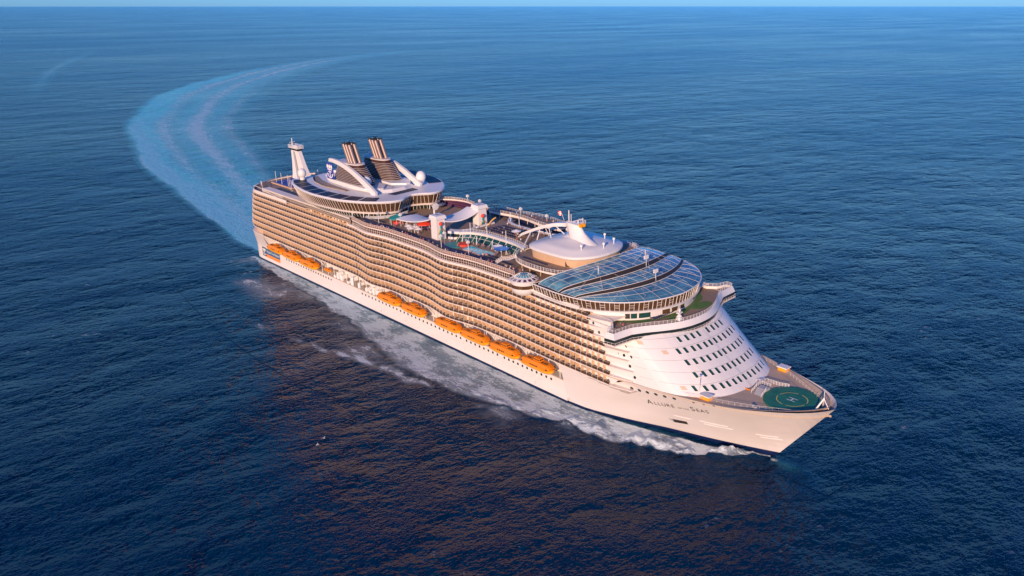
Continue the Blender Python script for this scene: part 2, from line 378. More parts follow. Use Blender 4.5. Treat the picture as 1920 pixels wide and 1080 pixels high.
# pale water over the submerged bulb ahead of the stem
water_sheet('bulb_water', [(158, -6), (172, -9), (186, -9)], [(161, 6), (174, 6), (186, 5)], 40, 30,
            lambda U, V, P: .95 * G(P[..., 0], 162.8, 1.6) * G(P[..., 1], -2.6, 1.2) + .8 * G(P[..., 0] - .5 * P[..., 1], 160.5, 1.2) * G(P[..., 1], -5, 1.6),
            lambda U, V, P: .13 * G(P[..., 0], 167.5, 4.5) * G(P[..., 1], -2.6, 2.6), lambda U, V, P: .5 * G(P[..., 0], 170, 5) * G(P[..., 1], -2, 3), 'pale blue water swelling over the submerged bulb at the stem', z=.04)

# ------------------------------------------------------------------ the ship
ship = empty('cruise_ship', H.copy())
tag(ship, 'huge white cruise ship with rows of balconies, two funnels and a green bow helipad', 'cruise ship')
WU = ([0, 9.5, 21, 36.5, 49.5, 65, 80, 400], [0, 3.8, 8, 12.8, 17.7, 22.2, 23.5, 23.5])
DU = ([0, 1, 3, 7, 11, 16, 21, 27, 35, 43, 51, 59, 67, 75, 85, 95, 400], [0, 2.4, 5.3, 9.0, 11.7, 14.5, 17, 19.4, 21.8, 23.7, 25.2, 26.4, 27.3, 27.8, 28, 28, 28])
def stem(z): return 161.5 + .8 * z
def half(x, z):
    u = max(0, stem(z) - x); wgt = min(1.12, max(0, (z - 1.5) / 20.5)) ** 1.15
    return lerp(float(np.interp(u, *WU)), float(np.interp(u, *DU)), wgt)
def ztop(x): return 18.9 + 3.1 * sst(112, 121, x) + 2.3 * sst(150, 186, x) ** 1.0 * 1.05
# -- hull shell
def hull_stations(lo, hi):
    xs = list(np.linspace(88, 112, 7)) + list(np.linspace(116, 160, 14)) + [163, 166, 169, 171.5, 174, 176, 177.5, 179, 180]
    return xs
zl = [-8, -4, 0, 2.0, 4, 6, 8, 10, 12.5, 15, 17.5]
hb = MB()
def hull_section(x, s):              # from keel to the top, at a fixed station
    out = []
    for z in [-8, -4, 0, 2.0]: out.append((min(x, stem(max(z, -2)) - .0), s * half(x, z), z))
    zt = ztop(x)
    for k in range(9):
        z = 2.0 + (zt - 2.0) * (k + 1) / 9; out.append((min(x, stem(z)), s * half(x, z), z))
    return out
xs = hull_stations(0, 0)
for s in (-1, 1):
    rows = [hull_section(x, s) for x in xs]
    # close on the stem line
    rows.append([(stem(p[2]) , 0, p[2]) for p in hull_section(180.4, s)])
    n = len(rows[0])
    for a, b in zip(rows, rows[1:]):
        for k in range(n - 1):
            q = [a[k], b[k], b[k + 1], a[k + 1]]
            hb.add(q if s < 0 else q[::-1], [(0, 1, 2, 3)], 1 if k < 3 else 0)
# parallel body, lower side to the boat-deck ledge and the full-height stern quarter
XS = -178.0
def stern_half(x, z):                # rounded transom corners
    t = max(0, (-164 - x) / 14.0); return 23.5 * (1 - min(1, t) ** 5 * .12)
for s in (-1, 1):
    st = list(np.linspace(88, -150, 18)) + [-156, -160, -164, -168, -171, -174, -176.5, XS]
    for a, b in zip(st, st[1:]):
        for z0, z1, mi in ((-8, 2.0, 1), (2.0, 6.5, 0), (6.5, 10, 0)):
            q = [(a, s * stern_half(a, z0), z0), (a, s * stern_half(a, z1), z1), (b, s * stern_half(b, z1), z1), (b, s * stern_half(b, z0), z0)]
            hb.add(q if s < 0 else q[::-1], [(0, 1, 2, 3)], mi)
# transom
for z0, z1, mi, f0, f1 in ((-8, 2, 1, 0, 0), (2, 10, 0, 0, 0)):
    hb.add([(XS, -20.7, z0), (XS, 20.7, z0), (XS, 20.7, z1), (XS, -20.7, z1)], [(3, 2, 1, 0)], mi)
hull = hb.build('hull', ['hull', 'boot'], ship, 40)
# boat deck ledge, recessed wall, shoulder and stern quarter
bb = MB()
for s in (-1, 1):
    y0, y1 = s * 23.5, s * 19.6
    q = [(88, y0, 10), (-157, y0, 10), (-157, y1, 10), (88, y1, 10)]; bb.add(q, [(3, 2, 1, 0)] if s > 0 else [(0, 1, 2, 3)][::-1], 1)
    q = [(88, y1, 10), (-157, y1, 10), (-157, y1, 18.7), (88, y1, 18.7)]; bb.add(q, [(0, 1, 2, 3)], 0)
    e = [(88, s * half(88, z), z) for z in np.linspace(10, 18.9, 6)]
    bb.add([(88, y1, 10)] + e + [(88, y1, 18.9)], [tuple(range(8))], 0)
    # solid quarter right aft, flaring to the balcony line
    xq = [-157, -162, -167, -171, -174, -176.5, XS]
    for a, b in zip(xq, xq[1:]):
        for z0, z1 in ((10, 13), (13, 18.7)):
            def yy(x, z): return s * (stern_half(x, z) + (3.3 * sst(10, 18, z)) * (1 - sst(-160, -178, x) if False else 1 - sst(160, 178, -x) * .55))
            q = [(a, yy(a, z0), z0), (b, yy(b, z0), z0), (b, yy(b, z1), z1), (a, yy(a, z1), z1)]
            bb.add(q if s > 0 else q[::-1], [(0, 1, 2, 3)], 0)
    q = [(-157, y1, 10), (-157, y0, 10), (-157, s * 24, 13), (-157, s * 26.8, 18.7), (-157, y1, 18.7)]; bb.add(q, [(0, 1, 2, 3, 4)], 0)
bb.add([(XS, -20.7, 10), (XS, 20.7, 10), (XS, 22.2, 18.7), (XS, -22.2, 18.7)], [(3, 2, 1, 0)], 0)
bb.build('boat_deck', ['hull', 'winch'], ship)
tr = MB(); tr.box(-157, 88, -23.62, -23.5, 9.75, 9.95, 0); tr.build('rubbing_strake', 'beige', hull)

def hull_pt(x, z, off=.05, s=-1):
    e = .3; y = half(x, z) if x > 88 else (stern_half(x, z) if z <= 10 else 23.5)
    dx = (half(x + e, z) - half(x - e, z)) / (2 * e) if x > 88.5 else 0; dz = (half(x, z + e) - half(x, z - e)) / (2 * e) if x > 88.5 else 0
    nrm = Vector((-dx, 1, -dz)).normalized(); p = Vector((x, y, z)) + nrm * off
    return Vector((p.x, s * p.y, p.z)), Vector((nrm.x, s * nrm.y, nrm.z))
def disc_on(mb, p, nrm, r, n=10, mi=0, rim=None, sz=1.0):
    t = Vector((0, 0, 1)).cross(nrm).normalized(); b = nrm.cross(t)
    c = [p + (t * math.cos(2 * math.pi * i / n) + b * math.sin(2 * math.pi * i / n) * sz) * r for i in range(n)]
    mb.add(c, [tuple(range(n))], mi)
    if rim is not None:
        o = [p - nrm * .03 + (t * math.cos(2 * math.pi * i / n) + b * math.sin(2 * math.pi * i / n) * sz) * r * 1.22 for i in range(n)]
        mb.strip(c + c[:1], o + o[:1], rim)
def porthole(x, z, r, parent):
    mb = MB(); p, nr = hull_pt(x, z, .06); disc_on(mb, p, nr, r, 10, 0, 1); return mb.build('porthole', ['glass', 'rail'], parent)
ph = list(np.arange(-136.5, -110, 2.83)) + list(np.arange(-108.5, -87, 2.68))
ph += list(np.arange(-56.5, 24.5, 3.05)) + list(np.arange(27, 49, 2.9)) + list(np.arange(51.7, 80, 2.75))
for i, x in enumerate(ph): porthole(x, 8.15, .58, hull)
for x, z in HOLES if 'HOLES' in globals() else ((121.2, 19.4), (124.2, 19.5), (127.3, 19.7), (130.5, 19.9), (133.8, 20.1), (137.2, 20.3), (144, 20.9), (147.4, 21.2), (150.8, 21.5)):
    porthole(x, z, .72 if x < 140 else .5, hull)
sl = MB()                            # small drains and marks low on the side
for i in range(90):
    x = rnd.uniform(-130, 84); z = rnd.choice((3.6, 4.2, 5.4, 6.2)) + rnd.uniform(-.15, .15)
    p, nr = hull_pt(x, z, .04); disc_on(sl, p, nr, rnd.uniform(.10, .2), 6)
for x in (-110, -40, 12, 44, 70, 88.9):
    for dz in (0, .5, 1.0): sl.box(x - .12, x + .12, -23.56, -23.45, 3.0 + dz, 3.3 + dz)
tag(sl.build('drain_outlets', 'winch', hull), kind='stuff')
lv = MB()                            # louvre slots under the forward balconies
for k in range(6):
    z = 16.0 + .46 * k; x0 = 93 + (5 - k) * 4.5
    pts = [(x, z) for x in np.linspace(x0, 119 + k * .8, 14)]
    lv.strip([hull_pt(x, z, .05)[0] for x, z in pts], [hull_pt(x, z + .16, .05)[0] for x, z in pts])
lv.build('louvre_slots', 'louvreback_shade', hull)
dr = MB(); c = [(131.0, 6.3), (136.0, 6.9), (136.0, 8.3), (131.0, 7.9)]
dr.add([hull_pt(x, z, .08)[0] for x, z in c], [(3, 2, 1, 0)]); dr.build('shell_opening', 'dark', hull)
dr = MB(); c = [(129.4, 7.7), (131.0, 7.9), (131.0, 6.3)]; dr.add([hull_pt(x, z, .09)[0] for x, z in c], [(2, 1, 0)]); dr.build('shell_door', 'winch', hull)
for x0, x1, z in ((141.5, 150.5, 10.6), (142.5, 151.5, 9.5), (158.2, 164.5, 9.4), (159.2, 165.4, 8.3), (132.5, 138.5, 10.2)):
    f = MB(); xx = np.linspace(x0, x1, 6)
    f.strip([hull_pt(x, z + .02 * (x - x0), .14)[0] for x in xx], [hull_pt(x, z + .09 + .02 * (x - x0), .14)[0] for x in xx]); f.strip([hull_pt(x, z + .09 + .02 * (x - x0), .14)[0] for x in xx], [hull_pt(x, z + .12 + .02 * (x - x0), .01)[0] for x in xx])
    f.build('fender_bar', 'white', hull)
def text_mesh(txt, size):
    cu = bpy.data.curves.new('t', 'FONT'); cu.body = txt; cu.size = size; o = bpy.data.objects.new('t', cu); sc.collection.objects.link(o)
    bpy.context.view_layer.update(); me = bpy.data.meshes.new_from_object(o.evaluated_get(bpy.context.evaluated_depsgraph_get()))
    vs = [tuple(v.co) for v in me.vertices]; fs = [tuple(p.vertices) for p in me.polygons]
    bpy.data.objects.remove(o); bpy.data.curves.remove(cu); bpy.data.meshes.remove(me)
    wd = max(v[0] for v in vs) if vs else 0
    return vs, fs, wd
x = 125.0; z0, slope = 13.7, .125
def serif(cx, z, wd): # small foot strokes under and over a letter stem
    pts = [(cx - wd, z), (cx + wd, z), (cx + wd, z + .1), (cx - wd, z + .1)]; nm.add([hull_pt(a, b, .07)[0] for a, b in pts], [(3, 2, 1, 0)])
for txt, size, gap in (('A', 3.0, .1), ('LLURE', 2.2, .9), ('OF THE', 1.0, .7), ('S', 3.0, .1), ('EAS', 2.2, 0)):
    if txt != 'LLURE' and txt != 'EAS': nm = MB()
    for ch in txt:
        if ch == ' ': x += size * .3; continue
        vs, fs, wd = text_mesh(ch, size); wd *= 1.05
        nm.add([hull_pt(x + v[0] * 1.05, z0 + (x - 125) * slope + v[1] + v[0] * slope, .06)[0] for v in vs], [f[::-1] for f in fs])
        x += wd + size * .14
    x += gap
    if gap != .1: nm.build('name_lettering', 'letter', hull)
# company banner aft
bn = MB(); bn.box(-167, -162.2, -23.60, -23.45, 4.2, 9.5, 0); navy = bn.build('emblem_panel', 'navy', hull)
bn = MB(); bn.box(-162.2, -145, -23.585, -23.45, 5.9, 9.3, 0); bp_ = bn.build('banner', 'banner', hull)
bn = MB(); bn.box(-162.2, -145, -23.59, -23.45, 4.0, 5.9, 0); bn.build('banner_stripe', 'banorange', hull)
bt = MB(); vs, fs, wd = text_mesh('Royal Caribbean', 2.3); k = 15.8 / wd
bt.add([(-161.5 + v[0] * k, -23.62, 7.0 + v[1] * .95) for v in vs], fs); bt.build('banner_lettering', 'mark', bp_)
def crown_anchor(mb, M4, mi=0):      # flat emblem about 1 wide, 2 tall in local x,z
    def poly(pts): mb.add([M4 @ Vector((a, 0, b)) for a, b in pts], [tuple(range(len(pts)))], mi)
    poly([(-.42, 1.15), (.42, 1.15), (.36, 1.32), (-.36, 1.32)])
    for c in (-.34, 0, .34): poly([(c - .13, 1.38), (c + .13, 1.38), (c + .16, 1.7), (c, 1.95), (c - .16, 1.7)])
    poly([(-.06, .12), (.06, .12), (.06, 1.1), (-.06, 1.1)]); poly([(-.3, .86), (.3, .86), (.3, .97), (-.3, .97)])
    for s in (-1, 1):
        a = [(s * .46 * math.sin(t), .5 - .46 * math.cos(t)) for t in np.linspace(0, 1.5, 7)]; b = [(s * .34 * math.sin(t), .5 - .34 * math.cos(t)) for t in np.linspace(0, 1.5, 7)]
        poly(a + b[::-1]); poly([(s * .54, .46), (s * .26, .46), (s * .42, .72)])
em = MB(); crown_anchor(em, Matrix.Translation((-164.6, -23.64, 4.6)) @ Matrix.Diagonal((4.0, 1, 2.25, 1))); em.build('crown_anchor_emblem', 'mark', navy)

# -- bow deck
dk = MB(); xd = list(np.linspace(100, 160, 16)) + [164, 168, 171, 173.5, 176, 178, 179.3]
dk.prism([(x, -half(x, 21.8) + .25) for x in xd] + [(179.9, 0)] + [(x, half(x, 21.8) - .25) for x in xd[::-1]], 21.2, 21.8, 0)
fd = dk.build('bow_deck', 'bowdeck', ship)
bw = MB()
for s in (-1, 1):                    # inside of the bulwark and its cap
    X = [x for x in np.linspace(121, 179, 30)]
    o = [(x, s * half(x, 22), ztop(x)) for x in X]; i = [(x - .4, s * max(0, half(x, 22) - .25), ztop(x) + .004) for x in X]; d = [(x - 1.2, s * max(0, half(x, 22) - 1.9), 21.82) for x in X]
    (bw.strip(i, o) if s < 0 else bw.strip(o, i)); (bw.strip(d, i) if s < 0 else bw.strip(i, d))
bw.build('waterway', 'bowdeck', fd)
hp = MB(); hp.lathe(166.2, 0, [(8.9, 21.9), (8.9, 22.35)], 48); pad = hp.build('helipad', 'green', ship)
hr = MB(); 
for a0 in range(4):
    A = np.linspace(R(a0 * 90 + 8), R(a0 * 90 + 85), 16)
    hr.strip([(166.2 + 4.6 * math.cos(a), 4.6 * math.sin(a), 22.356) for a in A], [(166.2 + 4.85 * math.cos(a), 4.85 * math.sin(a), 22.356) for a in A][::1])
hr.build('circle_marking', 'yellow', pad)
hm = MB(); RZ = Matrix.Translation((166.2, 0, 0)) @ Matrix.Rotation(R(90), 4, 'Z')
for a in ((-1.0, -.72, -1.5, 1.5), (.72, 1.0, -1.5, 1.5), (-.715, .715, -.16, .16)): hm.add([RZ @ Vector(v) for v in ((a[0], a[2], 22.36), (a[1], a[2], 22.36), (a[1], a[3], 22.36), (a[0], a[3], 22.36))], [(0, 1, 2, 3)])
hm.build('letter_h', 'mark', pad)
for s in (-1, 1):
    rl = MB(); path = smooth_curve([(x, s * (half(x, 21.8) - 1.5 - 1.2 * sst(130, 160, x))) for x in (119, 126, 133, 140, 147, 154, 160, 165, 169, 172.5)], 4)
    railing(rl, path, 21.8, 1.25, 1.9, 3, .032); rl.build('railing', 'rail', fd)
    vb = MB(); y = s * 17.6; x = 146.5 + (5 if s > 0 else 0); 
    vb.box(x - 1.6, x + 1.6, y - 1.1, y + 1.1, 21.8, 23.0, 0); vb.box(x - 1.9, x + 1.9, y - 1.4, y + 1.4, 23.0, 23.35, 1)
    vb.build('vent_box', ['orange', 'white'], fd)
lp = MB(); lp.tube([(143.5, -17.6, 21.8), (143.5, -17.6, 28.2)], .12, 6); lp.lathe(143.5, -17.6, [(.1, 28.2), (.5, 28.4), (.5, 28.7), (.1, 28.8)], 8); lp.build('lamp_post', 'rail', fd)
stp = MB(); stp.box(154.2, 157.4, -1.4, 1.0, 21.8, 23.1, 1); stp.add([(154.2, -1.4, 23.1), (157.4, -1.4, 23.1), (158.2, -4.4, 21.85), (155.0, -4.4, 21.85)], [(0, 1, 2, 3)][::-1], 1)
railing(stp, [(153.9, -4.2, 21.8), (153.9, -1.2, 23.1), (153.9, 1.4, 23.1), (157.6, 1.4, 23.1)], 0, 1.1, 1, 3, .06); railing(stp, [(157.9, -4.6, 21.8), (157.6, -1.4, 23.1)], 0, 1.1, 1, 3, .06)
railing(stp, [(150.8, 3.0, 21.8), (153.0, 6.0, 21.8), (157.5, 6.4, 21.8), (160.5, 7.4, 21.8)], 0, 1.3, 1, 4, .07)
stp.build('access_platform', ['rail', 'winch'], fd)
bm_ = MB(); bm_.tube([(175.2, -2.8, 21.8), (177.0, 0, 26.5), (175.2, 2.8, 21.8)], .28, 6); bm_.tube([(177, 0, 26.5), (178.8, 0, 23.5)], .16, 5); bm_.tube([(177, 0, 26.4), (177, 0, 29)], .1, 5)
bm_.build('bow_mast', 'white', fd)
for x, y, a in ((177.4, 1.0, 0), (176.5, -3.2, .4), (170.0, 9.4, .9), (161, -12.6, -.4)):
    wn = MB(); T = Matrix.Translation((x, y, 21.8)) @ Matrix.Rotation(a, 4, 'Z'); wn.box(-.8, .8, -.5, .5, 0, .35, 0, T)
    wn.tube([T @ Vector((-.6, 0, .7)), T @ Vector((.6, 0, .7))], .38, 8); wn.box(-.7, -.6, -.45, .45, .3, 1.1, 0, T); wn.box(.6, .7, -.45, .45, .3, 1.1, 0, T); wn.build('mooring_winch', 'winch', fd)
ol = MB(); ol.box(148.6, 152.6, -3.1, -2.9, 21.82, 22.15); ol.build('orange_pipe', 'orange2', fd)
for s in (-1, 1):
    ol = MB(); P = [(x, s * (half(x, 21.8) - 2.2)) for x in (136, 141, 146)] if s < 0 else [(x, s * (half(x, 21.8) - 1.2)) for x in (137, 142, 147, 152)]
    ol.strip([(x, y, 21.82) for x, y in P], [(x, y + s * .7, 21.95) for x, y in P]); ol.build('deck_gutter', 'orange2', fd)

# ------------------------------------------------------------------ balcony decks
Z = [19.0, 22.6, 26.1, 29.4, 32.5, 35.4, 38.4, 41.3, 43.9]
XE = [113.4, 113.4, 113.4, 111.2, 111.2, 105.8, 103.4, 103.4]
def wave(x): return 26.9 + 1.9 * math.exp(-((x + 38) / 10) ** 2) + 2.4 * math.exp(-((x - 22) / 11) ** 2) + 1.1 * sst(50, 95, x)
def level_edge(k, xe, inset=0.0):    # starboard edge, bow end -> stern centre (values y >= 0)
    pts = [(x, wave(x) - inset) for x in np.arange(xe, -156, -2.72 / 2)]
    x0 = -156.0; t_ = k / 8; xend = lerp(-181.0, -177.0, t_) + inset; n = lerp(3.6, 2.1, t_); b = wave(x0) - inset; a = x0 - xend
    for th in np.linspace(0, math.pi / 2, 26)[1:]:
        pts.append((x0 - a * math.sin(th) ** (2 / n), b * max(0, math.cos(th)) ** (2 / n)))
    return pts
core = MB()
for k in range(8):
    e = level_edge(k, XE[k] - .6, 2.0); pts = [(x, -y) for x, y in e] + [(x, y) for x, y in e[::-1]][1:]
    core.prism(pts, Z[k] - .02 * k, Z[k + 1] - .1, 0)
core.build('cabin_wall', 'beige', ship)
for k in range(8):
    xe = XE[k] + 1.0; e = level_edge(k, xe)
    # the slab narrows past its last cabin into the white fore end
    fore = [(XE[k] + 9, 26.3), (XE[k] + 4, wave(xe) - .55)]
    hp_ = fore + e
    pts = [(x, -y) for x, y in hp_] + [(x, y) for x, y in hp_[::-1]][1:]
    sb = MB(); sb.prism(pts, Z[k] - .34, Z[k], 0); sb.build('balcony_deck', 'slab', ship)
# one balcony: divider, glass front with rail, cabin door, in three trims
def balcony_mb(mb, T, h, var, aft):
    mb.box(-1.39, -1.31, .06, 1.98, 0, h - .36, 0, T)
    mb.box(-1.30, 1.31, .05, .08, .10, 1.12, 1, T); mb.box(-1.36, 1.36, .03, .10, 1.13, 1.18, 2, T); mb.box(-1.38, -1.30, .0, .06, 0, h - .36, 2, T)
    mb.box(-1.0, .75, 1.93, 1.99, .05, 2.25, 3, T); mb.box(-.14, -.06, 1.91, 1.93, .05, 2.25, 2, T)
    for cx, cy, cz in (((-.7, .5, 1.05), (.55, .6, .95)) if var == 0 else ((.2, .45, 1.25),) if var == 1 else ((.8, .5, 1.0), (-.1, .7, .9))): mb.box(cx - .3, cx + .3, cy, cy + .45, .05, cz, 5, T)
    if var == 1: mb.box(-1.0, -.2, 1.90, 1.92, .1, 2.2, 4, T)
    if var == 2: mb.box(.0, .75, 1.90, 1.92, .1, 2.2, 4, T)
cells = []
for k in range(8):
    e = level_edge(k, XE[k]); e3 = [(x, -y) for x, y in e]
    P = resample(e3, 2.72)
    for a, b in zip(P, P[1:]):
        mx, my = (a[0] + b[0]) / 2, (a[1] + b[1]) / 2
        if k == 0 and mx < -155: continue
        if my > 20: break
        if mx < -176 and my > -4: continue
        ang = math.atan2(a[1] - b[1], a[0] - b[0])
        cells.append((k, mx, my, ang))
camloc = H.inverted() @ cam.location
cells.sort(key=lambda c: (Vector((c[1], c[2], Z[c[0]])) - camloc).length)
BMAT = ['divider', 'balglass', 'rail', 'doorglass', 'canvas', 'chair']
var_mesh = {}
rest = MB()
for i, (k, x, y, a) in enumerate(cells):
    v = rnd.choice((0, 0, 0, 1, 2)); hgt_ = Z[k + 1] - Z[k] - (.02 if k < 7 else .3)
    T = Matrix.Translation((x, y, Z[k])) @ Matrix.Rotation(a, 4, 'Z')
    if i < 100:
        if (k, v) not in var_mesh:
            mb = MB(); balcony_mb(mb, Matrix.Identity(4), hgt_, v, False); var_mesh[(k, v)] = mb.mesh('balcony', BMAT)
        o = bpy.data.objects.new('balcony', var_mesh[(k, v)]); sc.collection.objects.link(o); o.parent = ship; o.matrix_basis = T
    else: balcony_mb(rest, T, hgt_, v, True)
tag(rest.build('balcony_rows', BMAT, ship), kind='stuff')
tp = MB()                            # columns of tall louvred screens amidships
for k in range(8):
    for x in (-54.5, -51.0, -46.8, -43.6, -31, -28.5):
        if x > -33 and k not in (3, 4, 5, 6): continue
        y = -wave(x); tp.box(x - .5, x + .5, y + .9, y + 1.95, Z[k], Z[k + 1] - .4)
tp.build('stair_screen', 'louvreback_shade', ship)

# ------------------------------------------------------------------ forward superstructure
CY = [0, 5, 8, 10.5, 13, 15.5, 18, 20.3, 22.4, 23.9, 25.0, 26.0]
CL = [0, .2, .6, 1.3, 2.3, 3.8, 6.3, 9.3, 12.6, 17.5, 24, 33]
CU = [0, .2, .6, 1.2, 2.0, 3.2, 4.8, 6.5, 8.6, 10.8, 13.2, 16]
def xfront(z): return 148 - 1.43 * (z - 24)
def shell(y, z):
    t = min(1, max(0, (z - 22) / 16)); c = lerp(float(np.interp(abs(y), CY, CL)), float(np.interp(abs(y), CY, CU)), t)
    return xfront(z) - c
ZS = [21.75, 22.6, 24.6, 27.2, 29.8, 32.4, 35, 37.2, 38.6]
fs_ = MB(); ys = sorted([-y for y in CY[1:]] + list(np.linspace(-25.9, 25.9, 53)) + CY)
rings = []
for z in ZS:
    rings.append([(98, -26.6, z), (shell(26, z) - 5, -26.6, z)] + [(shell(y, z), y, z) for y in ys] + [(shell(26, z) - 5, 26.6, z), (98, 26.6, z)])
fs_.loft(rings, 0, closed=False)
front = fs_.build('forward_superstructure', 'white', ship, 35)
fs2 = MB(); [fs2.add([(98, t * 26.6, 18.9), (114, t * 26.6, 18.9), (117, t * 26.2, 21.8), (98, t * 26.6, 21.8)], [(0, 1, 2, 3)]) for t in (-1,)]; fs2.build('lower_side', 'white', front)
for s in (-1, 1):                    # upper white side between the top balconies and the deck above
    sw = MB(); q = [(102.5, s * 26.62, 35), (117, s * 26.62, 35), (117, s * 26.62, 39.7), (102.5, s * 26.62, 39.7)]; sw.add(q, [(0, 1, 2, 3)]); sw.build('side_wall', 'white', front)
sm = MB()
for z in (24.9, 27.9, 30.9, 33.9, 36.4):
    P = [(shell(y, z), y, z) for y in np.linspace(-25, 25, 60)]
    sm.strip([(x + .03, y * 1.001, z) for x, y, z in P], [(x + .03 - .10, y * 1.001, z + .09) for x, y, z in P])
sm.build('plate_seam', 'winch', front)
def shell_frame(y, z):
    p = Vector((shell(y, z), y, z)); e = .25
    ty = Vector((shell(y + e, z) - shell(y - e, z), 2 * e, 0)).normalized(); tz = Vector((shell(y, z + e) - shell(y, z - e), 0, 2 * e)).normalized()
    n = ty.cross(tz).normalized()
    if n.x < 0: n = -n
    return p, ty, tz, n
W5 = [-18, -15.4, -13, -10.1, -7.7, -4.9, -2.4, .2, 2.9, 5.5, 8.2, 10.8, 13.4, 15.8, 18]
for y0_, z, ysr in ((0, 24.0, W5), (0, 27.2, [-15.2, -12.6, -10, -7.5, -4.6, -2.1, .4, 3, 5.7, 8.3, 10.9, 13.2]), (0, 30.2, [-14.7, -12.1, -9.4, -6.9, -4, -1.5, .9, 3.6, 6.3, 9, 11.5, 14]),
                    (0, 33.0, [-14.6, -12.2, -9.4, -6.9, -4, -1.5, 1, 3.6, 6.3, 9.1, 11.5, 14]), (0, 35.6, [-11.5, -8.6, -6, -3.2, 1.5, 4.4, 7, 9.9])):
    for y in ysr:
        p, ty, tz, n = shell_frame(y, z); wb = MB()
        def rect(w_, h_, o): return [p + ty * a + tz * b + n * o for a, b in ((-w_, -h_), (w_, -h_), (w_, h_), (-w_, h_))]
        wb.add(rect(.54, 1.14, .05), [(0, 1, 2, 3)], 0)
        a, b = rect(.54, 1.14, .07), rect(.62, 1.22, .02); wb.strip(a + a[:1], b + b[:1], 1)
        wb.build('window', ['greenglass', 'rail'], front)
for y, z in ((-18.3, 33), (-22.4, 35.6), (-20.2, 24)):
    p, ty, tz, n = shell_frame(y, z); wb = MB()
    for k in range(6): wb.add([p + ty * a + tz * (b + .28 * k - .8) + n * .06 for a, b in ((-.9, 0), (.9, 0), (.9, .18), (-.9, .18))], [(0, 1, 2, 3)])
    wb.build('vent_grille', 'beige', front)
for x, z in ((105, 39.0), (107.7, 39.0), (110.4, 39.0), (113, 39.0), (107.7, 36.3), (112.6, 33.6), (115.4, 33.6), (118.2, 33.6), (112.6, 30.6), (115.4, 30.6), (118, 30.6), (120.7, 30.6), (115.4, 27.4), (118, 27.4), (120.6, 27.4), (115.4, 24.1), (118, 24.1), (120.5, 24.1), (122.8, 24.0)):
    z = max(z, 24.0); mb = MB(); yy = 26.64
    for k in range(len(CY) - 1):
        pass
    # find the side surface at this x
    yy = 26.62
    for yt in np.arange(26.0, 18, -.1):
        if shell(yt, z) >= x: yy = yt + .05; break
    if x < shell(26, z) - 4: yy = 26.66
    disc_on(mb, Vector((x, -yy, z)), Vector((.12, -1, .05)).normalized(), .55, 10, 0, 1); mb.build('porthole', ['glass', 'rail'], front)

# -- bridge with its wings
BO = [(130.0, 0), (129.6, 5), (128.2, 10), (125.8, 15), (122.8, 20), (120.6, 24.5), (120.0, 32.2), (115.8, 32.8), (114.2, 28.2), (112, 26.4), (100, 26.4)]
BOs = smooth_curve(BO[:6], 5)[:-1] + BO[5:]
def half_ring(pts, z): return [(x, -y, z) for x, y in pts[::-1]] + [(x, y, z) for x, y in pts[1:]]
def inset_half(pts, d):
    full = [(x, -y) for x, y in pts[::-1]] + [(x, y) for x, y in pts[1:]]; o = offset(full, d); return o
def ring3(o, z): return [(x, y, z) for x, y in o]
b0 = MB()
b0.loft([ring3(inset_half(BOs, 1.0), 40.55), ring3(inset_half(BOs, .0), 38.55)], 0, False)
b0.strip(ring3(inset_half(BOs, .02), 38.55), ring3(inset_half(BOs, .25), 38.55), 0)
b0.strip(ring3(inset_half(BOs, 1.0), 40.55), ring3(inset_half(BOs, 1.25), 40.55), 0); b0.strip(ring3(inset_half(BOs, 1.25), 40.55), ring3(inset_half(BOs, 1.25), 39.6), 0)
bridge = b0.build('bridge', 'white', ship, 30)
b1 = MB(); b1.loft([ring3(inset_half(BOs, .14), 38.55), ring3(inset_half(BOs, .2), 36.75)], 0, False); b1.build('bridge_window', 'glass', bridge, 30)
b2 = MB(); o = inset_half(BOs[:-2], -.25); b2.prism(o, 36.35, 36.7, 0); b2.build('bridge_floor', 'slab', bridge)
b3 = MB(); railing(b3, inset_half(BOs[:-3], -.2), 36.7, .8, 1.6, 1, .05); b3.build('bridge_railing', 'rail', bridge)
dkk = MB(); o = inset_half(BOs, 1.2); dkk.prism(o + [(96, 26), (96, -26)][::1], 39.2, 39.6, 0); fdk = dkk.build('foredeck', 'deck', ship)
rl = MB(); railing(rl, inset_half(BOs, 1.15), 40.5, 1.15, 1.5, 3, .055); rl.build('railing', 'rail', fdk)
# ------------------------------------------------------------------ solarium
SW = smooth_curve([(119.6, 0), (118.6, 7), (115.2, 15), (108.8, 21.5), (101, 25.2), (92, 26.6), (76, 26.8)], 6)
SG = smooth_curve([(120.8, 0), (119.8, 7), (116.4, 15), (109.8, 21.8), (101.5, 26.4), (91, 28.2), (76, 27.6)], 6)
SR = smooth_curve([(121.5, 0), (120.4, 7.3), (117, 15.6), (110.4, 22.8), (102, 27.5), (91, 29.3), (76, 28.6)], 6)
sol = MB(); sol.loft([ring3(inset_half(SW, 0), 39.6), ring3(inset_half(SW, 0), 42.7)], 0, False)
sol.loft([ring3(inset_half(SG, -.5), 42.6), ring3(inset_half(SG, -.7), 43.35)], 0, False); sol.strip(ring3(inset_half(SG, -.7), 43.35), ring3(inset_half(SG, .3), 43.4), 0); sol.strip(ring3(inset_half(SG, -.5), 42.6), ring3(inset_half(SW, 0), 42.65), 0)
solo = sol.build('solarium', 'white', ship, 30)
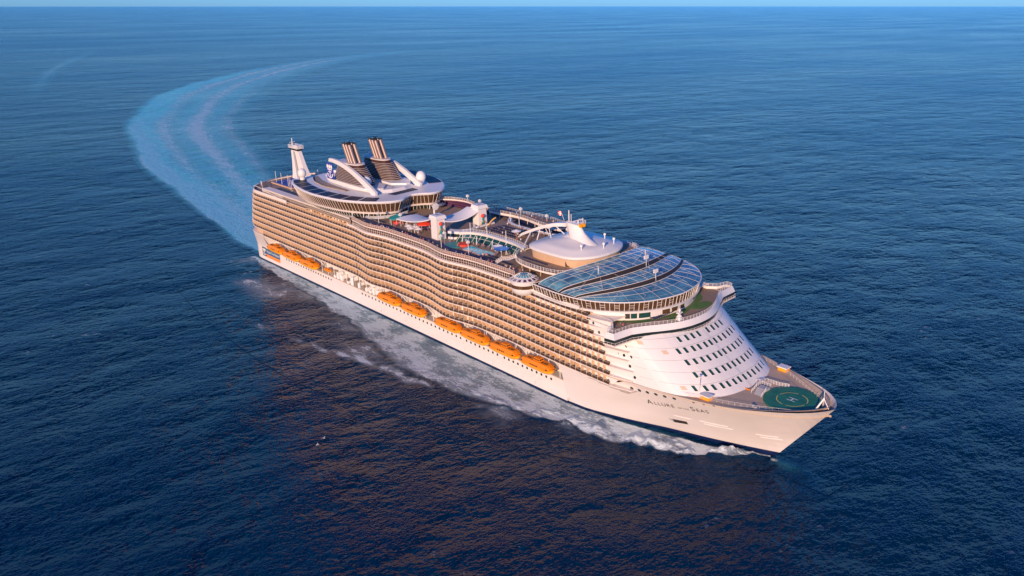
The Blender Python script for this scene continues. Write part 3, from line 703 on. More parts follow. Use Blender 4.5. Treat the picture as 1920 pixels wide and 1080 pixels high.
for pa, pb, mt in ((17.5, 18.7, 'dark'), (15.6, 17.3, 'greenglass'), (11.4, 15.1, 'greenglass'), (3.8, 7.0, 'bronzeglass'), (.1, 2.9, 'bronzeglass'), (-3.9, -1.5, 'bronzeglass'), (-15, -11.4, 'greenglass')):
    P = []
    full = inset_half(SW, -.06); seg = [p for p in full if -pb <= p[1] <= -pa] if pa > 0 or pb > 0 else []
    ysx = np.linspace(-pb, -pa, 6); fx = sorted([(p[1], p[0]) for p in full if p[0] > 96]); P = [(float(np.interp(y, [f[0] for f in fx], [f[1] for f in fx])), y) for y in ysx]
    sm = MB(); sm.strip([(x + .04, y - .03, 40.2) for x, y in P], [(x + .04, y - .03, 42.0) for x, y in P]); sm.build('window', mt, solo)
gb = MB(); gb.loft([ring3(inset_half(SG, 0), 43.35), ring3(inset_half(SR, 0), 46.75)], 0, False); band = gb.build('window_band', 'bronzeglass', solo, 30)
mu = MB(); A = resample(ring3(inset_half(SG, -.06), 43.35), 1.62); Bq = ring3(inset_half(SR, -.06), 46.75)
def near_on(P, q): return min(P, key=lambda p: (p[0] - q[0]) ** 2 + (p[1] - q[1]) ** 2)
Bd = resample(Bq, .12)
for i, a in enumerate(A):
    b = near_on(Bd, a); mu.tube([a, b], .085 if i % 3 else .13, 4)
    if i % 3 == 1 and i + 1 < len(A):
        c_ = A[i + 1]; d_ = near_on(Bd, c_)
        for t in (.36, .62): mu.tube([tuple(lerp(u, v_, t) for u, v_ in zip(a, b)), tuple(lerp(u, v_, t) for u, v_ in zip(c_, d_))], .07, 4)
mu.build('window_frame', 'rail', band)
rm = MB(); rm.tube(Bq, .22, 6); rm.build('roof_edge', 'white', solo)
# vaulted glass roof in three steps
def yr(x): # half width at rim
    hp2 = sorted([(p[0], p[1]) for p in SR]); return float(np.interp(x, [p[0] for p in hp2], [p[1] for p in hp2]))
def vault(z, y, x): 
    yy = yr(min(x, 121.4)); return 46.8 + (z - 46.8) * math.sqrt(max(0, 1 - (y / max(yy, .5)) ** 2))
def cv(x0, c, y): return x0 - c * y * y
curves = [('front', None, 48.0), (109.8, .0135, None), (100.6, .0105, None), (86.5, .0085, None)]
YT = np.linspace(-1, 1, 41)
def crv(x0, c, z):
    # points of a step edge across the beam, ending on the rim
    ym = 30.0
    for _ in range(30): ym = min(yr(cv(x0, c, ym)), 29.3)
    return [(cv(x0, c, t * ym), t * ym * .995, vault(z, t * ym * .995, cv(x0, c, t * ym))) for t in YT]
g2 = crv(109.8, .0135, 48.2); g2u = crv(108.7, .0135, 49.5); g1 = crv(100.6, .0105, 50.1); g1u = crv(99.4, .0105, 51.5); g0 = crv(86.5, .0085, 52.0)
fullR = ring3(inset_half(SR, 0), 46.8)
def rim_between(xa):                 # rim points ahead of a step edge, matched to YT by angle share
    P = [p for p in fullR if p[0] >= xa - .01]; s = [0]
    for a, b in zip(P, P[1:]): s.append(s[-1] + math.dist(a, b))
    return [tuple(float(np.interp((t + 1) / 2 * s[-1], s, [p[k] for p in P])) for k in range(3)) for t in YT]
r2 = rim_between(g2[0][0])
def patch(A, B, nseg, sag=0):
    rows = []
    for k in range(nseg + 1):
        t = k / nseg; rows.append([tuple(lerp(a[i], b[i], t) + (sag * 4 * t * (1 - t) if i == 2 else 0) for i in range(3)) for a, b in zip(A, B)])
    return rows
for nmx, A, B, sag in (('front', r2, g2, .35), ('mid', g2u, g1, .25), ('aft', g1u, g0, .25)):
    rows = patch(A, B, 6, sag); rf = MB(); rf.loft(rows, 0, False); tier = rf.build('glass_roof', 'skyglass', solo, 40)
    fr = MB()
    for r_ in (rows[0], rows[3], rows[-1]): fr.tube([(p[0], p[1], p[2] + .07) for p in r_], .10 if r_ is not rows[3] else .045, 4)
    for j in range(0, 41, 3): fr.tube([(r_[j][0], r_[j][1], r_[j][2] + .06) for r_ in rows], .04, 4)
    for j in range(0, 38, 6): fr.tube([tuple(lerp(rows[k][j + min(3, k // 2)][q], rows[k][j + min(3, k // 2)][q], 0) + (.06 if q == 2 else 0) for q in range(3)) for k in range(len(rows))], .03, 3)
    for r_ in (rows[1], rows[5]): fr.tube([(p[0], p[1], p[2] + .05) for p in r_], .025, 3)
    fr.build('glazing_bar', 'rail', tier)
rs_ = MB(); rs_.strip(g2, g2u); rs_.strip(g1, g1u); rs_.build('roof_riser', 'dark', solo)
inf = MB(); inf.prism([(p[0], p[1]) for p in ring3(inset_half(SG, .4), 0)], 43.2, 43.35, 0); inf.build('solarium_floor', 'deck', solo)
for y, x, zb_ in ((9, 96.5, 50.6), (-14, 95, 49.6)):
    ms = MB(); zt = zb_ + 4.5; ms.tube([(x, y, zb_ - 1), (x, y, zt)], .13, 5)
    for dx, dy in ((8, 6), (8, -6), (-9, 7), (-9, -7), (2, 12), (2, -12)):
        xx, yy = x + dx, y + dy
        if abs(yy) < 27 and xx < 119: ms.tube([(x, y, zt), (xx, yy, vault(lerp(51.6, 47.4, sst(86, 119, xx)), yy, xx))], .03, 3)
    ms.build('cable_mast', 'rail', solo)
for x, y, z in ((99.7, 6, 51.0), (109, 0.5, 49.2)):
    fl = MB(); fl.tube([(x, y, z - 1), (x, y, z + 2.8)], .14, 5); fl.tube([(x + 2, y - 2.2, z), (x, y, z + 2.5)], .08, 4)
    for k in range(2):
        for j in range(3): fl.box(x - .25, x + .35, y - 1.1 + j * .75, y - .55 + j * .75, z + 2.1 + k * .7, z + 2.65 + k * .7)
    fl.build('floodlight_rack', 'white', solo)
# astro turf and seats on the open deck ahead of the solarium
tf = MB(); fx = inset_half(SW, -.3); A = [p for p in fx if p[0] > 101]
Bp = [(x + lerp(3.6, 2.0, abs(math.sin(y / 5))) * .8, y * 1.02) for x, y in A]
tf.strip([(x, y, 39.62) for x, y in A], [(x, y, 39.62) for x, y in Bp])
tf.build('turf_strip', 'turf', fdk); 
tf = MB(); tf.lathe(121.8, 10.5, [(3.2, 39.6), (3.2, 39.63)], 20, 0, .8, 1.5); tf.build('turf_patch', 'turf', fdk); tf = MB(); tf.lathe(123.0, -6, [(2.2, 39.6), (2.2, 39.628)], 18, 0, .8, 1.3); tf.build('turf_patch', 'turf', fdk)
dm = MB(); dm.tube([(124.6, -5.2, 39.6), (124.6, -5.2, 43.6)], .45, 8, 0, .2); dm.box(124.0, 125.2, -6.2, -4.2, 41.8, 42.2); dm.ball((124.6, -5.2, 42.9), .5); dm.tube([(124.6, -6.2, 42), (124.6, -6.2, 43.8)], .06, 4); dm.lathe(124.6, -5.2, [(1.3, 39.6), (1.0, 40.6), (.4, 41.4)], 10)
dm.build('radar_mast', 'white', fdk)

# ------------------------------------------------------------------ upper decks amidships
ring = MB()                          # gallery deck above the top balconies
X0, X1 = -55.0, 78.0
def edge_pts(x0, x1, ins, step=2.0): return [(x, wave(x) - ins) for x in np.arange(x0, x1 + .01, step)]
ed = edge_pts(X0, X1, -.25); o = [(x, -y) for x, y in ed] + [(x, y) for x, y in ed[::-1]]
ring.prism(o, 43.6, 44.15, 0); ring.build('promenade_deck', 'slab', ship)
eb = MB()
for s in (-1, 1):                    # broad pale ledge round the top of the balconies
    e = edge_pts(X0 - 3, 100, -.35); eb.strip([(x, s * y, 43.3) for x, y in e], [(x, s * (y - .05), 44.05) for x, y in e]); eb.strip([(x, s * (y - .05), 44.05) for x, y in e], [(x, s * (y - .75), 44.17) for x, y in e])
    eb.strip([(x, s * y, 43.3) for x, y in e], [(x, s * (y - 1.5), 43.3) for x, y in e])
eb.build('ledge', 'slab', ship)
tw = MB(); 
for s in (-1, 1):                    # open trellis of the promenade below the pool deck
    e = edge_pts(X0 + 2, 62, .35)
    for zz, rr in ((44.3, .05), (45.3, .07), (46.4, .12)): tw.tube([(x, s * y, zz) for x, y in e], rr, 4, 0)
    for p in resample([(x, s * y, 44.2) for x, y in e], 1.36): tw.tube([p, (p[0], p[1], 46.5)], .07, 4, 0)
    e2 = edge_pts(X0 + 2, 62, .8); tw.strip([(x, s * y, 44.2) for x, y in e2], [(x, s * y, 46.4) for x, y in e2], 1)  # dark sheet behind the trellis paints in the shade of the promenade
tag(tw.build('promenade_trellis', ['slab', 'louvreback_shade'], ship), kind=None)
pd = MB(); ed = edge_pts(X0 + 1, 76, .35); o = [(x, -y) for x, y in ed] + [(x, y) for x, y in ed[::-1]]
pd.prism(o, 46.45, 46.75, 1, 0); pool_deck = pd.build('pool_deck', ['deck', 'slab'], ship)
wbk = MB()
for s in (-1, 1):
    e = edge_pts(X0 + 1, 64, .6); railing(wbk, [(x, s * y) for x, y in e], 46.75, 1.45, 1.3, 2, .055, 0, 1)
wbk.build('windbreak', ['rail', 'pinkglass'], pool_deck)
lk = MB()                            # raised planter and bench line behind the rail
for s in (-1, 1):
    e = [(x, wave(x) - 3.1 - 1.3 * (math.sin(x / 9) > 0)) for x in np.arange(-50, 46, 2)]
    lk.strip([(x, s * y, 46.8) for x, y in e], [(x, s * y, 47.5) for x, y in e]); lk.strip([(x, s * y, 47.5) for x, y in e], [(x, s * (y - .9), 47.55) for x, y in e])
lk.build('bench_wall', 'lounge', pool_deck)

def sidepair(fn):
    for s in (-1, 1): fn(s)
# pools
def pool(s):
    pb = MB(); P = [(30 + 8.2 * math.cos(t) + 1.2 * math.cos(2 * t + .6), s * (17.6 + 3.1 * math.sin(t) + .8 * math.sin(3 * t))) for t in np.linspace(0, 2 * math.pi, 28)[:-1]]
    pb.prism(P, 46.7, 46.9, 0); pw = pb.build('swimming_pool', 'pool', pool_deck)
    rb = MB(); Pc = P + P[:1]; O = [(30 + (x - 30) * 1.07, s * 17.6 + (y - s * 17.6) * 1.12) for x, y in Pc]; rb.strip([(x, y, 46.98) for x, y in Pc], [(x, y, 46.98) for x, y in O]); rb.strip([(x, y, 46.98) for x, y in O], [(x, y, 46.75) for x, y in O]); rb.build('pool_coping', 'pink', pw)
sidepair(pool)
# glazed wall and upper central deck
UD = smooth_curve([(52, 10.5), (44, 8.6), (34, 8.2), (24, 8.4), (17.5, 10.5), (14, 14)], 5)
def glasswall(s):
    g = MB(); top = [(x, s * y, 50.3) for x, y in UD]; bot = [(x - 1.2, s * (y + 2.2), 46.8) for x, y in UD]
    g.strip(bot, top); gw = g.build('glass_wall', 'greenglass', ship, 30)
    f = MB()
    for a, b in list(zip(bot, top))[::2]: f.tube([a, b], .09, 4)
    f.tube([tuple(lerp(u, v, .5) for u, v in zip(a, b)) for a, b in zip(bot, top)], .07, 4)
    f.build('mullion', 'rail', gw)
    e = MB(); T1 = [(x, s * (y + .6), 49.9) for x, y in UD]; T2 = [(x, s * (y + .9), 51.0) for x, y in UD]; T3 = [(x, s * (y - .8), 51.1) for x, y in UD]
    e.strip(T1, T2); e.strip(T2, T3); e.strip(T1, [(x, s * (y - .4), 49.9) for x, y in UD]); e.build('fascia', 'white', gw)
    c = MB()
    for k in (4, 9, 14, 19, 24): p = UD[k]; c.tube([(p[0] - 3, s * (p[1] + 4.2), 46.8), (p[0] - 3.6, s * (p[1] + 3.2), 50.2)], .16, 6)
    for k in (8, 14, 20): p = UD[k]; c.tube([(p[0], s * (p[1] + .6), 47.0), (p[0], s * (p[1] + .6), 55.0)], .14, 6)
    c.build('slanted_column', 'white', gw)
sidepair(glasswall)
ud = MB(); o = [(x, -y) for x, y in UD] + [(x, y) for x, y in UD[::-1]]; ud.prism(o, 50.2, 50.6, 1, 0); sports = ud.build('sports_deck', ['deck', 'slab'], ship)
rl = MB(); sidepair(lambda s: railing(rl, [(x, s * (y - .9)) for x, y in UD], 50.6, 1.2, 1.4, 3, .05)); rl.build('railing', 'rail', sports)
# gallery deck round the forward dome
GD = smooth_curve([(84.5, 0), (84.5, 12), (83.5, 19), (78, 21.8), (69, 22.4), (61, 21.4), (55, 18.5), (51, 13), (50.5, 9)], 5)
gd = MB(); o = inset_half(GD, 0); gd.prism(o, 49.0, 49.7, 1, 0); gallery = gd.build('dome_gallery', ['deck', 'slab'], ship)
rl = MB(); railing(rl, inset_half(GD[8:], .25), 49.7, 1.2, 1.25, 2, .05); 
for p in resample(inset_half(GD[8:], .0), 1.6): rl.tube([(p[0], p[1], 49.7), (p[0], p[1], 51.3)], .06, 4)
rl.build('railing', 'rail', gallery)
cl = MB(); 
for x, y in ((56, 16), (60, 19.5), (66, 20.8), (72, 20.8), (78, 20)): sidepair(lambda s: cl.tube([(x, s * y, 46.7), (x, s * y, 49)], .18, 6))
sidepair(lambda s: cl.box(55, 82, s * 15 - .2, s * 15 + .2, 46.75, 49, 0)); cl.build('gallery_column', 'beige', gallery)
hs = MB(); sidepair(lambda s: [hs.box(x, x + 2.2, s * 15.25 - .1, s * 15.25 + .1, 46.9, 48.7) for x in (57, 61, 64, 70, 75)]); hs.build('gallery_doorway', 'dark', gallery)
st_ = MB()                           # sweeping stair down to the pool deck
def stair(s):
    path = [(55.0, 17.6, 49.7), (52.6, 19.6, 48.6), (50.5, 21.0, 48.4), (48.5, 22.8, 46.8)]
    for a, b in zip(path, path[1:]): st_.add([(a[0] - .7, s * a[1], a[2]), (a[0] + .7, s * (a[1] + .8), a[2]), (b[0] + .7, s * (b[1] + .8), b[2]), (b[0] - .7, s * b[1], b[2])], [(0, 1, 2, 3)])
    for dx, dy in ((-.7, 0), (.7, .8)): railing(st_, [(p[0] + dx, s * (p[1] + dy), p[2]) for p in path], 0, 1.1, .9, 3, .05)
sidepair(stair); st_.build('deck_stair', 'slab', gallery)
# forward dome
DO = smooth_curve([(87, 0), (86.2, 6), (83.5, 11), (79, 14.2), (70, 15), (61.5, 14.8), (57, 13), (55, 8), (54.2, 0)], 6)
def dring(sc_, z): return [(70 + (x - 70) * sc_, -y * sc_, z) for x, y in DO] + [(70 + (x - 70) * sc_, y * sc_, z) for x, y in DO[::-1][1:-1]]
dw = MB(); dw.loft([dring(.93, 49.7), dring(.95, 53.0)], 0); dome = dw.build('dome_house', 'beige', ship, 40)
dr_ = MB(); dr_.loft([dring(.97, 52.7), dring(1.0, 53.2), dring(1.0, 53.9), dring(.97, 54.25), dring(.78, 54.75), dring(.765, 54.95), dring(.58, 55.35), dring(.4, 55.8), dring(.2, 56.4), dring(.02, 56.7)], 0); droof = dr_.build('dome_roof', 'white', dome, 35)
sad = MB()                           # raised saddle running up to the mast
SDL = [(60, 3.6, 54.9), (63, 4.5, 56.0), (66, 4.2, 57.4), (69, 4.4, 57.2), (73, 5.2, 56.6), (77, 5.6, 55.8), (81, 4.2, 54.9)]
sad.loft([[(x, w_ * c, 54.3 + (z - 54.3) * max(0, 1 - abs(c)) ** .7) for c in np.linspace(-1, 1, 15)] for x, w_, z in SDL], 0, False); sad.build('roof_saddle', 'white', droof, 60)
ms = MB(); rg = []
for z, x0, x1, hw in ((55.5, 66.5, 80.5, 3.0), (57, 66.2, 76.8, 2.3), (59, 65.4, 74.0, 1.8), (61, 64.6, 72.4, 1.5), (62.0, 64.0, 72.0, 1.4)):
    rg.append([((x0 + x1) / 2 + (x1 - x0) / 2 * math.cos(t), hw * math.sin(t), z) for t in np.linspace(0, 2 * math.pi, 17)[:-1]])
ms.loft(rg, 0); fmast = ms.build('forward_mast', 'white', ship, 50)
an = MB(); an.tube([(65.8, 0, 62), (65.8, 0, 66.5)], .22, 6); an.tube([(65.8, -.6, 64.0), (65.8, .6, 64.0)], .06, 4); an.tube([(67.0, 0, 62), (67.0, 0, 65.2)], .12, 5); an.tube([(64.0, -.8, 62), (63.2, -1.1, 64.8)], .07, 4)
an.build('antenna', 'rail', fmast)
rdm = MB(); rdm.box(69, 72.6, -2.2, 2.2, 62.0, 62.3); rdm.box(70.6, 71.0, -2.6, 2.6, 63.3, 63.7); rdm.tube([(70.8, 0, 62.2), (70.8, 0, 63.4)], .3, 6); railing(rdm, [(68.8, -2.3), (72.8, -2.3), (72.8, 2.3), (68.8, 2.3)], 62.2, 1, .9, 2, .05); rdm.tube([(71.8, 1.4, 62.2), (71.8, 1.4, 64.4)], .06, 4); rdm.build('radar_platform', 'white', fmast)
for y in (-1.0, .5):
    tb = MB(); tb.tube([(72.8, y, 61.9), (73.6, y, 61.9)], .75, 10); tb.tube([(73.6, y, 61.9), (73.65, y, 61.9)], .5, 8); tb.build('searchlight', 'orange', fmast)
wp_ = MB(); wp_.tube([(66.2, -1.6, 55), (66.6, -1.6, 63)], .05, 4); wp_.build('whip_antenna', 'rail', fmast)
ar = MB(); ap = smooth_curve([(35.3, 49.6), (39, 52.4), (44.9, 55.2), (52, 58.2), (58, 60.2), (64.5, 61.4)], 5); rgs = []
for i, (x, z) in enumerate(ap):
    t = i / (len(ap) - 1); hw = lerp(.9, 2.1, math.sin(math.pi * min(1, t * 1.1)) ** .6) ; th = lerp(.5, .9, t)
    rgs.append([(x, -hw, z), (x + .2, -hw, z - th * 1.6), (x + .2, hw, z - th * 1.6), (x, hw, z)])
ar.loft(rgs, 0); arch = ar.build('arched_beam', 'white', ship, 30)
al = MB(); sidepair(lambda s: [al.tube([(45, s * 1.5, 54.2), (43.4 + 8, s * 12.4, 49.9)], .28, 6), al.tube([(56, s * 1.6, 58.4), (60, s * 4, 54.3)], .2, 6), al.tube([(50.5, s * 1.5, 56.2), (50.8, s * 4.2, 50.6)], .2, 6)])
al.build('beam_strut', 'white', arch)
for x, y, z in ((79.5, -7, 54.7), (83.2, 1, 54.5), (81.5, 8.2, 54.5), (75.5, 9.5, 54.8)):
    t = MB(); t.tube([(x, y, z), (x, y, z + 1.6)], .22, 7); t.ball((x, y, z + 2.0), .55, 0, 10, 6); t.build('small_radome', 'white', droof)
hb_ = MB(); hb_.box(65, 71, -11.0, -8.2, 54.4, 54.95); hb_.build('roof_hatch', 'canvas', droof)
ad = MB(); ad.add([dr for dr in [(77.6, -13.56, 49.8), (79.3, -12.9, 49.8), (79.35, -12.95, 52.2), (77.65, -13.6, 52.2)]], [(0, 1, 2, 3)]); ad.build('archway', 'louvreback_shade', dome)
# cantilevered round whirlpools
def whirl(s):
    wv = MB(); wv.lathe(70, s * 27.2, [(3.6, 41.6), (4.6, 42.6), (4.9, 43.6), (5.0, 45.6), (5.3, 46.4), (5.4, 47.0), (4.6, 47.35), (3.2, 47.9)], 28); wo = wv.build('whirlpool_pod', 'white', ship, 40)
    b = MB(); b.lathe(70, s * 27.2, [(5.03, 44.2), (5.06, 45.5)], 28); b.build('pod_window', 'bronzeglass', wo, 40)
    d = MB(); d.lathe(70, s * 27.2, [(3.25, 47.75), (2.7, 48.4), (1.5, 48.8), (.01, 48.95)], 24); do = d.build('pod_skylight', 'skyglass', wo, 60)
    m_ = MB()
    for k in range(16): a = k * math.pi / 8; m_.tube([(70 + r_ * math.cos(a), s * 27.2 + r_ * math.sin(a), z_ + .04) for r_, z_ in ((5.0, 47.2), (3.2, 47.95), (2.7, 48.42), (1.5, 48.82))], .07, 4)
    m_.lathe(70, s * 27.2, [(3.3, 47.85), (3.1, 48.0), (3.0, 47.9)], 24); m_.build('skylight_frame', 'rail', do)
    dk_ = MB(); 
    for k in range(14):
        a0, a1 = (k + .2) * math.pi / 7, (k + .8) * math.pi / 7
        dk_.add([(70 + r_ * math.cos(a), s * 27.2 + r_ * math.sin(a), z_) for r_, a, z_ in ((5.1, a0, 47.17), (5.1, a1, 47.17), (3.9, a1, 47.66), (3.9, a0, 47.66))], [(0, 1, 2, 3)])
    dk_.build('pod_pane', 'purple', wo)
sidepair(whirl)
# towers and swept canopies over the sun deck
def tower(x, y, zt):
    t = MB(); r0 = [(x - 2.4, y - 2.0), (x + 2.2, y - 2.2), (x + 2.4, y + 2.2), (x - 2.2, y + 2.4)]
    t.prism(r0, 46.75, zt - 1.5, 0, pts1=[(x + (a - x) * .95, y + (b - y) * .95) for a, b in r0]); t.prism([(x + (a - x) * 1.25, y + (b - y) * 1.25) for a, b in r0], zt - 1.5, zt, 0, pts1=[(x + (a - x) * 1.05, y + (b - y) * 1.05) for a, b in r0])
    tw_ = t.build('canopy_tower', 'white', ship); h = MB(); h.box(x - 1.1, x + 1.1, y - .9, y + .7, zt, zt + .12); h.build('roof_hatch', 'winch', tw_)
    a = MB(); fx_, fy = x + 2.75, y - .4                    # climbing figure sculpture on the forward side
    a.tube([(fx_, fy - .35, 47), (fx_, fy - .25, 50.5)], .22, 6, 0, .3); a.tube([(fx_, fy + .35, 47), (fx_, fy + .25, 50.5)], .22, 6, 0, .3); a.tube([(fx_, fy, 50.3), (fx_, fy, 53)], .42, 6, 0, .3)
    a.tube([(fx_, fy, 52), (fx_ + .2, fy - 1.9, 49.3)], .16, 5, 1); a.tube([(fx_, fy, 52), (fx_ + .2, fy + 1.9, 50)], .16, 5, 1); a.ball((fx_ + .1, fy, 53.8), .85, 2, 10, 6)
    a.build('wall_sculpture', ['teal2', 'gold', 'red'], tw_)
    return tw_
tA = tower(3.2, -17.5, 57.2); tB = tower(6.5, 2.6, 58.4)
def canopy(name, rows, par):
    c = MB(); c.loft(rows, 0, False); lo = [[(p[0], p[1], p[2] - .35) for p in r_] for r_ in rows]; c.loft([r_[::-1] for r_ in lo], 0, False)
    c.strip(rows[0], lo[0]); c.strip(rows[-1], lo[-1]); c.strip([r_[0] for r_ in rows], [r_[0] for r_ in lo]); c.strip([r_[-1] for r_ in rows], [r_[-1] for r_ in lo]); return c.build(name, 'canvas', par, 50)
def arc_rows(a, b, w0, w1, z0, z1, sag, n=10, m=6):
    rows = []; d = Vector((b[0] - a[0], b[1] - a[1])).normalized(); nn = Vector((-d.y, d.x))
    for i in range(n + 1):
        t = i / n; cx, cy = lerp(a[0], b[0], t), lerp(a[1], b[1], t); wd_ = lerp(w0, w1, t); z = lerp(z0, z1, t) - sag * 4 * t * (1 - t)
        rows.append([(cx + nn.x * wd_ * u, cy + nn.y * wd_ * u, z - .5 * u * u) for u in np.linspace(-1, 1, m + 1)])
    return rows
cA = canopy('swept_canopy', arc_rows((1, -17.5), (-24, -15.0), 3.2, 5.6, 55.6, 51.6, 1.0), ship); cB = canopy('swept_canopy', arc_rows((1.0, -15.2), (3.5, 1.2), 5.4, 5.2, 55.2, 56.6, 1.6), ship)
cp = MB(); [cp.tube([(x, y, 46.8), (x, y, 51.0)], .16, 6) for x, y in ((-20, -18), (-12, -19.5), (-20, -12), (-1.5, -8))]; cp.build('canopy_post', 'white', ship)
# lower sweep with ring-shaped bar front beside the tower
bs = MB()
for z0, z1, sc_ in ((46.8, 47.7, 1.0), (49.2, 50.2, 1.0)):
    P = [(4 + 9 * math.cos(t), -8 + 7.5 * math.sin(t)) for t in np.linspace(-1.25, 1.3, 16)]; bs.strip([(x, y, z0) for x, y in P], [(x, y, z1) for x, y in P], 0); bs.strip([(x, y, z1) for x, y in P], [(x - 2.2, y * .8, z1 + .03) for x, y in P], 0)
P = [(3.4 + 9 * math.cos(t), -8 + 7.3 * math.sin(t)) for t in np.linspace(-1.2, 1.25, 14)]; bs.strip([(x, y, 47.7) for x, y in P], [(x, y, 49.2) for x, y in P], 1)
bs.build('curved_bar', ['white', 'glass'], ship, 40)
orn = MB(); P = [(12.2, 2 + 5 * t, 49.0 + 3.4 * t + .8 * math.sin(3 * t)) for t in np.linspace(-1, 1, 9)]; orn.tube(P, .35, 6, 0); [orn.ball((12.5, y, z), .5, 1, 8, 5) for y, z in ((-1.5, 48.6), (5.2, 49.6))]
orn.box(11.3, 11.9, -3.4, 6.6, 46.8, 50.6, 2); orn.build('painted_screen', ['gold', 'red', 'white'], ship)
# raised seating bowl and ring gallery near the aft lounge
rg_ = MB()
for k in range(4):
    P = [(-30 + (15 + 1.3 * k) * math.cos(t), 9 + (11 + 1.2 * k) * math.sin(t)) for t in np.linspace(.2, 3.3, 18)]
    rg_.strip([(x, y, 46.9 + .7 * k) for x, y in P], [(-30 + (x + 30) * 1.08, 9 + (y - 9) * 1.08, 46.9 + .7 * k) for x, y in P], 0); rg_.strip([(-30 + (x + 30) * 1.08, 9 + (y - 9) * 1.08, 46.9 + .7 * k) for x, y in P], [(-30 + (x + 30) * 1.08, 9 + (y - 9) * 1.08, 47.6 + .7 * k) for x, y in P], 0)
rg_.build('seating_tier', 'purple', ship)
rg2 = MB(); P = [(-30 + 21 * math.cos(t), 7 + 18.5 * math.sin(t)) for t in np.linspace(-.1, 3.9, 30)]
Pi = [(-30 + 18.6 * math.cos(t), 7 + 16.2 * math.sin(t)) for t in np.linspace(-.1, 3.9, 30)]
rg2.strip([(x, y, 49.7) for x, y in Pi], [(x, y, 49.7) for x, y in P], 1); rg2.strip([(x, y, 49.1) for x, y in Pi], [(x, y, 49.75) for x, y in Pi], 0); rg2.strip([(x, y, 49.1) for x, y in P], [(x, y, 49.75) for x, y in P], 0); railing(rg2, Pi, 49.75, 1.1, 1.6, 3, .05)
rg2.build('ring_gallery', ['slab', 'deck'], ship)
gs = MB(); gs.tube([(-27, 2, 46.8), (-27, 2, 50.5)], .5, 7); gs.lathe(0, 0, [(.1, 0), (1.7, .15), (1.7, .5), (.1, .6)], 20); 
for i, v in enumerate(gs.v[-80:]): gs.v[len(gs.v) - 80 + i] = (-27 + v[2] * .9 + 1, 2 + v[1], 52.0 + v[0] * .95)
gs.build('round_sign', 'white', ship)
# aft open-air promenade strips on the port and starboard: pale gallery on the far side
fg = MB()
for s in (1,):
    e = [(x, 20.5 + 1.2 * math.sin(x / 7)) for x in np.arange(-8, 42, 2)]; e2 = [(x, wave(x) - .8) for x in np.arange(-8, 42, 2)]
    fg.strip([(x, y, 49.6) for x, y in e], [(x, y, 49.6) for x, y in e2], 1); fg.strip([(x, y, 48.7) for x, y in e], [(x, y, 49.75) for x, y in e], 0); railing(fg, e, 49.75, 1.1, 1.8, 3, .05); railing(fg, e2, 49.6, 1.2, 1.8, 3, .05)
    for x, y in e[::3]: fg.tube([(x, y + .5, 46.8), (x, y + .5, 48.8)], .14, 5)
fg.build('sun_gallery', ['slab', 'deck'], ship)
# deck lamps
def lamp(x, y, z=46.75, h=5.0):
    l = MB(); l.tube([(x, y, z), (x, y, z + h)], .13, 5); l.box(x - .45, x + .45, y - .6, y + .6, z + h, z + h + .8); l.box(x - .5, x + .5, y - .2, y + .2, z + h + .8, z + h + 1.1); return l.build('deck_lamp', 'white', pool_deck)
for x, y in ((16.2, -25.5), (31.7, -23.3), (-25.6, -17.7), (-35.7, -23), (13.9, -22), (-18, 22), (8, 25), (26, 24.5), (44, 24), (-30, 24), (48, 16), (56, 24)): lamp(x, y)
# bay of splash toys
sp = MB(); sp.lathe(16.5, -19.5, [(.1, 46.8), (4.2, 46.8), (4.2, 47.1), (3.6, 47.1)], 20, 0); sp.lathe(19.5, -16.5, [(2.6, 46.8), (2.6, 47.6), (.1, 47.7)], 16, 1); sp.build('splash_basin', ['teal2', 'red'], pool_deck)

# ------------------------------------------------------------------ aft lounge with its disc roof
AH = [(-42.0, 0), (-40.2, 4), (-36.8, 8.5), (-37.6, 14), (-42.5, 20), (-50, 25), (-60, 29), (-72, 31), (-84, 31.7), (-97, 30.3), (-110, 27.4), (-119, 23)]
AHs = smooth_curve(AH, 4)
def aring(d, z, aft=-121.0):
    o = inset_half(AHs, d); return [(x, y, z) for x, y in o]
def aprism(mb, d0, z0, d1, z1, mi, mtop=None):
    a = [(x, y) for x, y, z in aring(d0, 0)]; b = [(x, y) for x, y, z in aring(d1, 0)]; mb.prism(a, z0, z1, mi, mtop, pts1=b)
ar_ = MB(); aprism(ar_, .35, 54.6, 0, 55.2, 0); aprism(ar_, 0, 55.2, .5, 55.7, 0)
aft = ar_.build('aft_lounge', 'white', ship, 35)
ag = MB(); ag.loft([aring(2.6, 50.2), aring(.6, 54.6)], 0, False); agg = ag.build('window_band', 'bronzeglass', aft, 35)
am = MB(); A = resample(aring(2.52, 50.2), 1.9); Bd = resample(aring(.52, 54.6), .15)
for a in A: am.tube([a, near_on(Bd, a)], .11, 4)
am.build('window_frame', 'slab', agg)
af = MB(); aprism(af, 2.3, 49.3, 1.9, 50.2, 0); af.build('lounge_floor', 'slab', aft, 35)
ag2 = MB(); aprism(ag2, 5.2, 46.7, 4.2, 49.3, 0); g_ = ag2.build('lower_windows', 'glass', aft, 35)
am = MB()
for a in resample(aring(5.1, 46.8), 1.7): b = near_on(resample(aring(4.1, 49.3), .6), a); am.tube([a, b], .1, 4)
am.build('window_frame', 'slab', g_)
al_ = MB()                            # white band and screens beneath, along the side
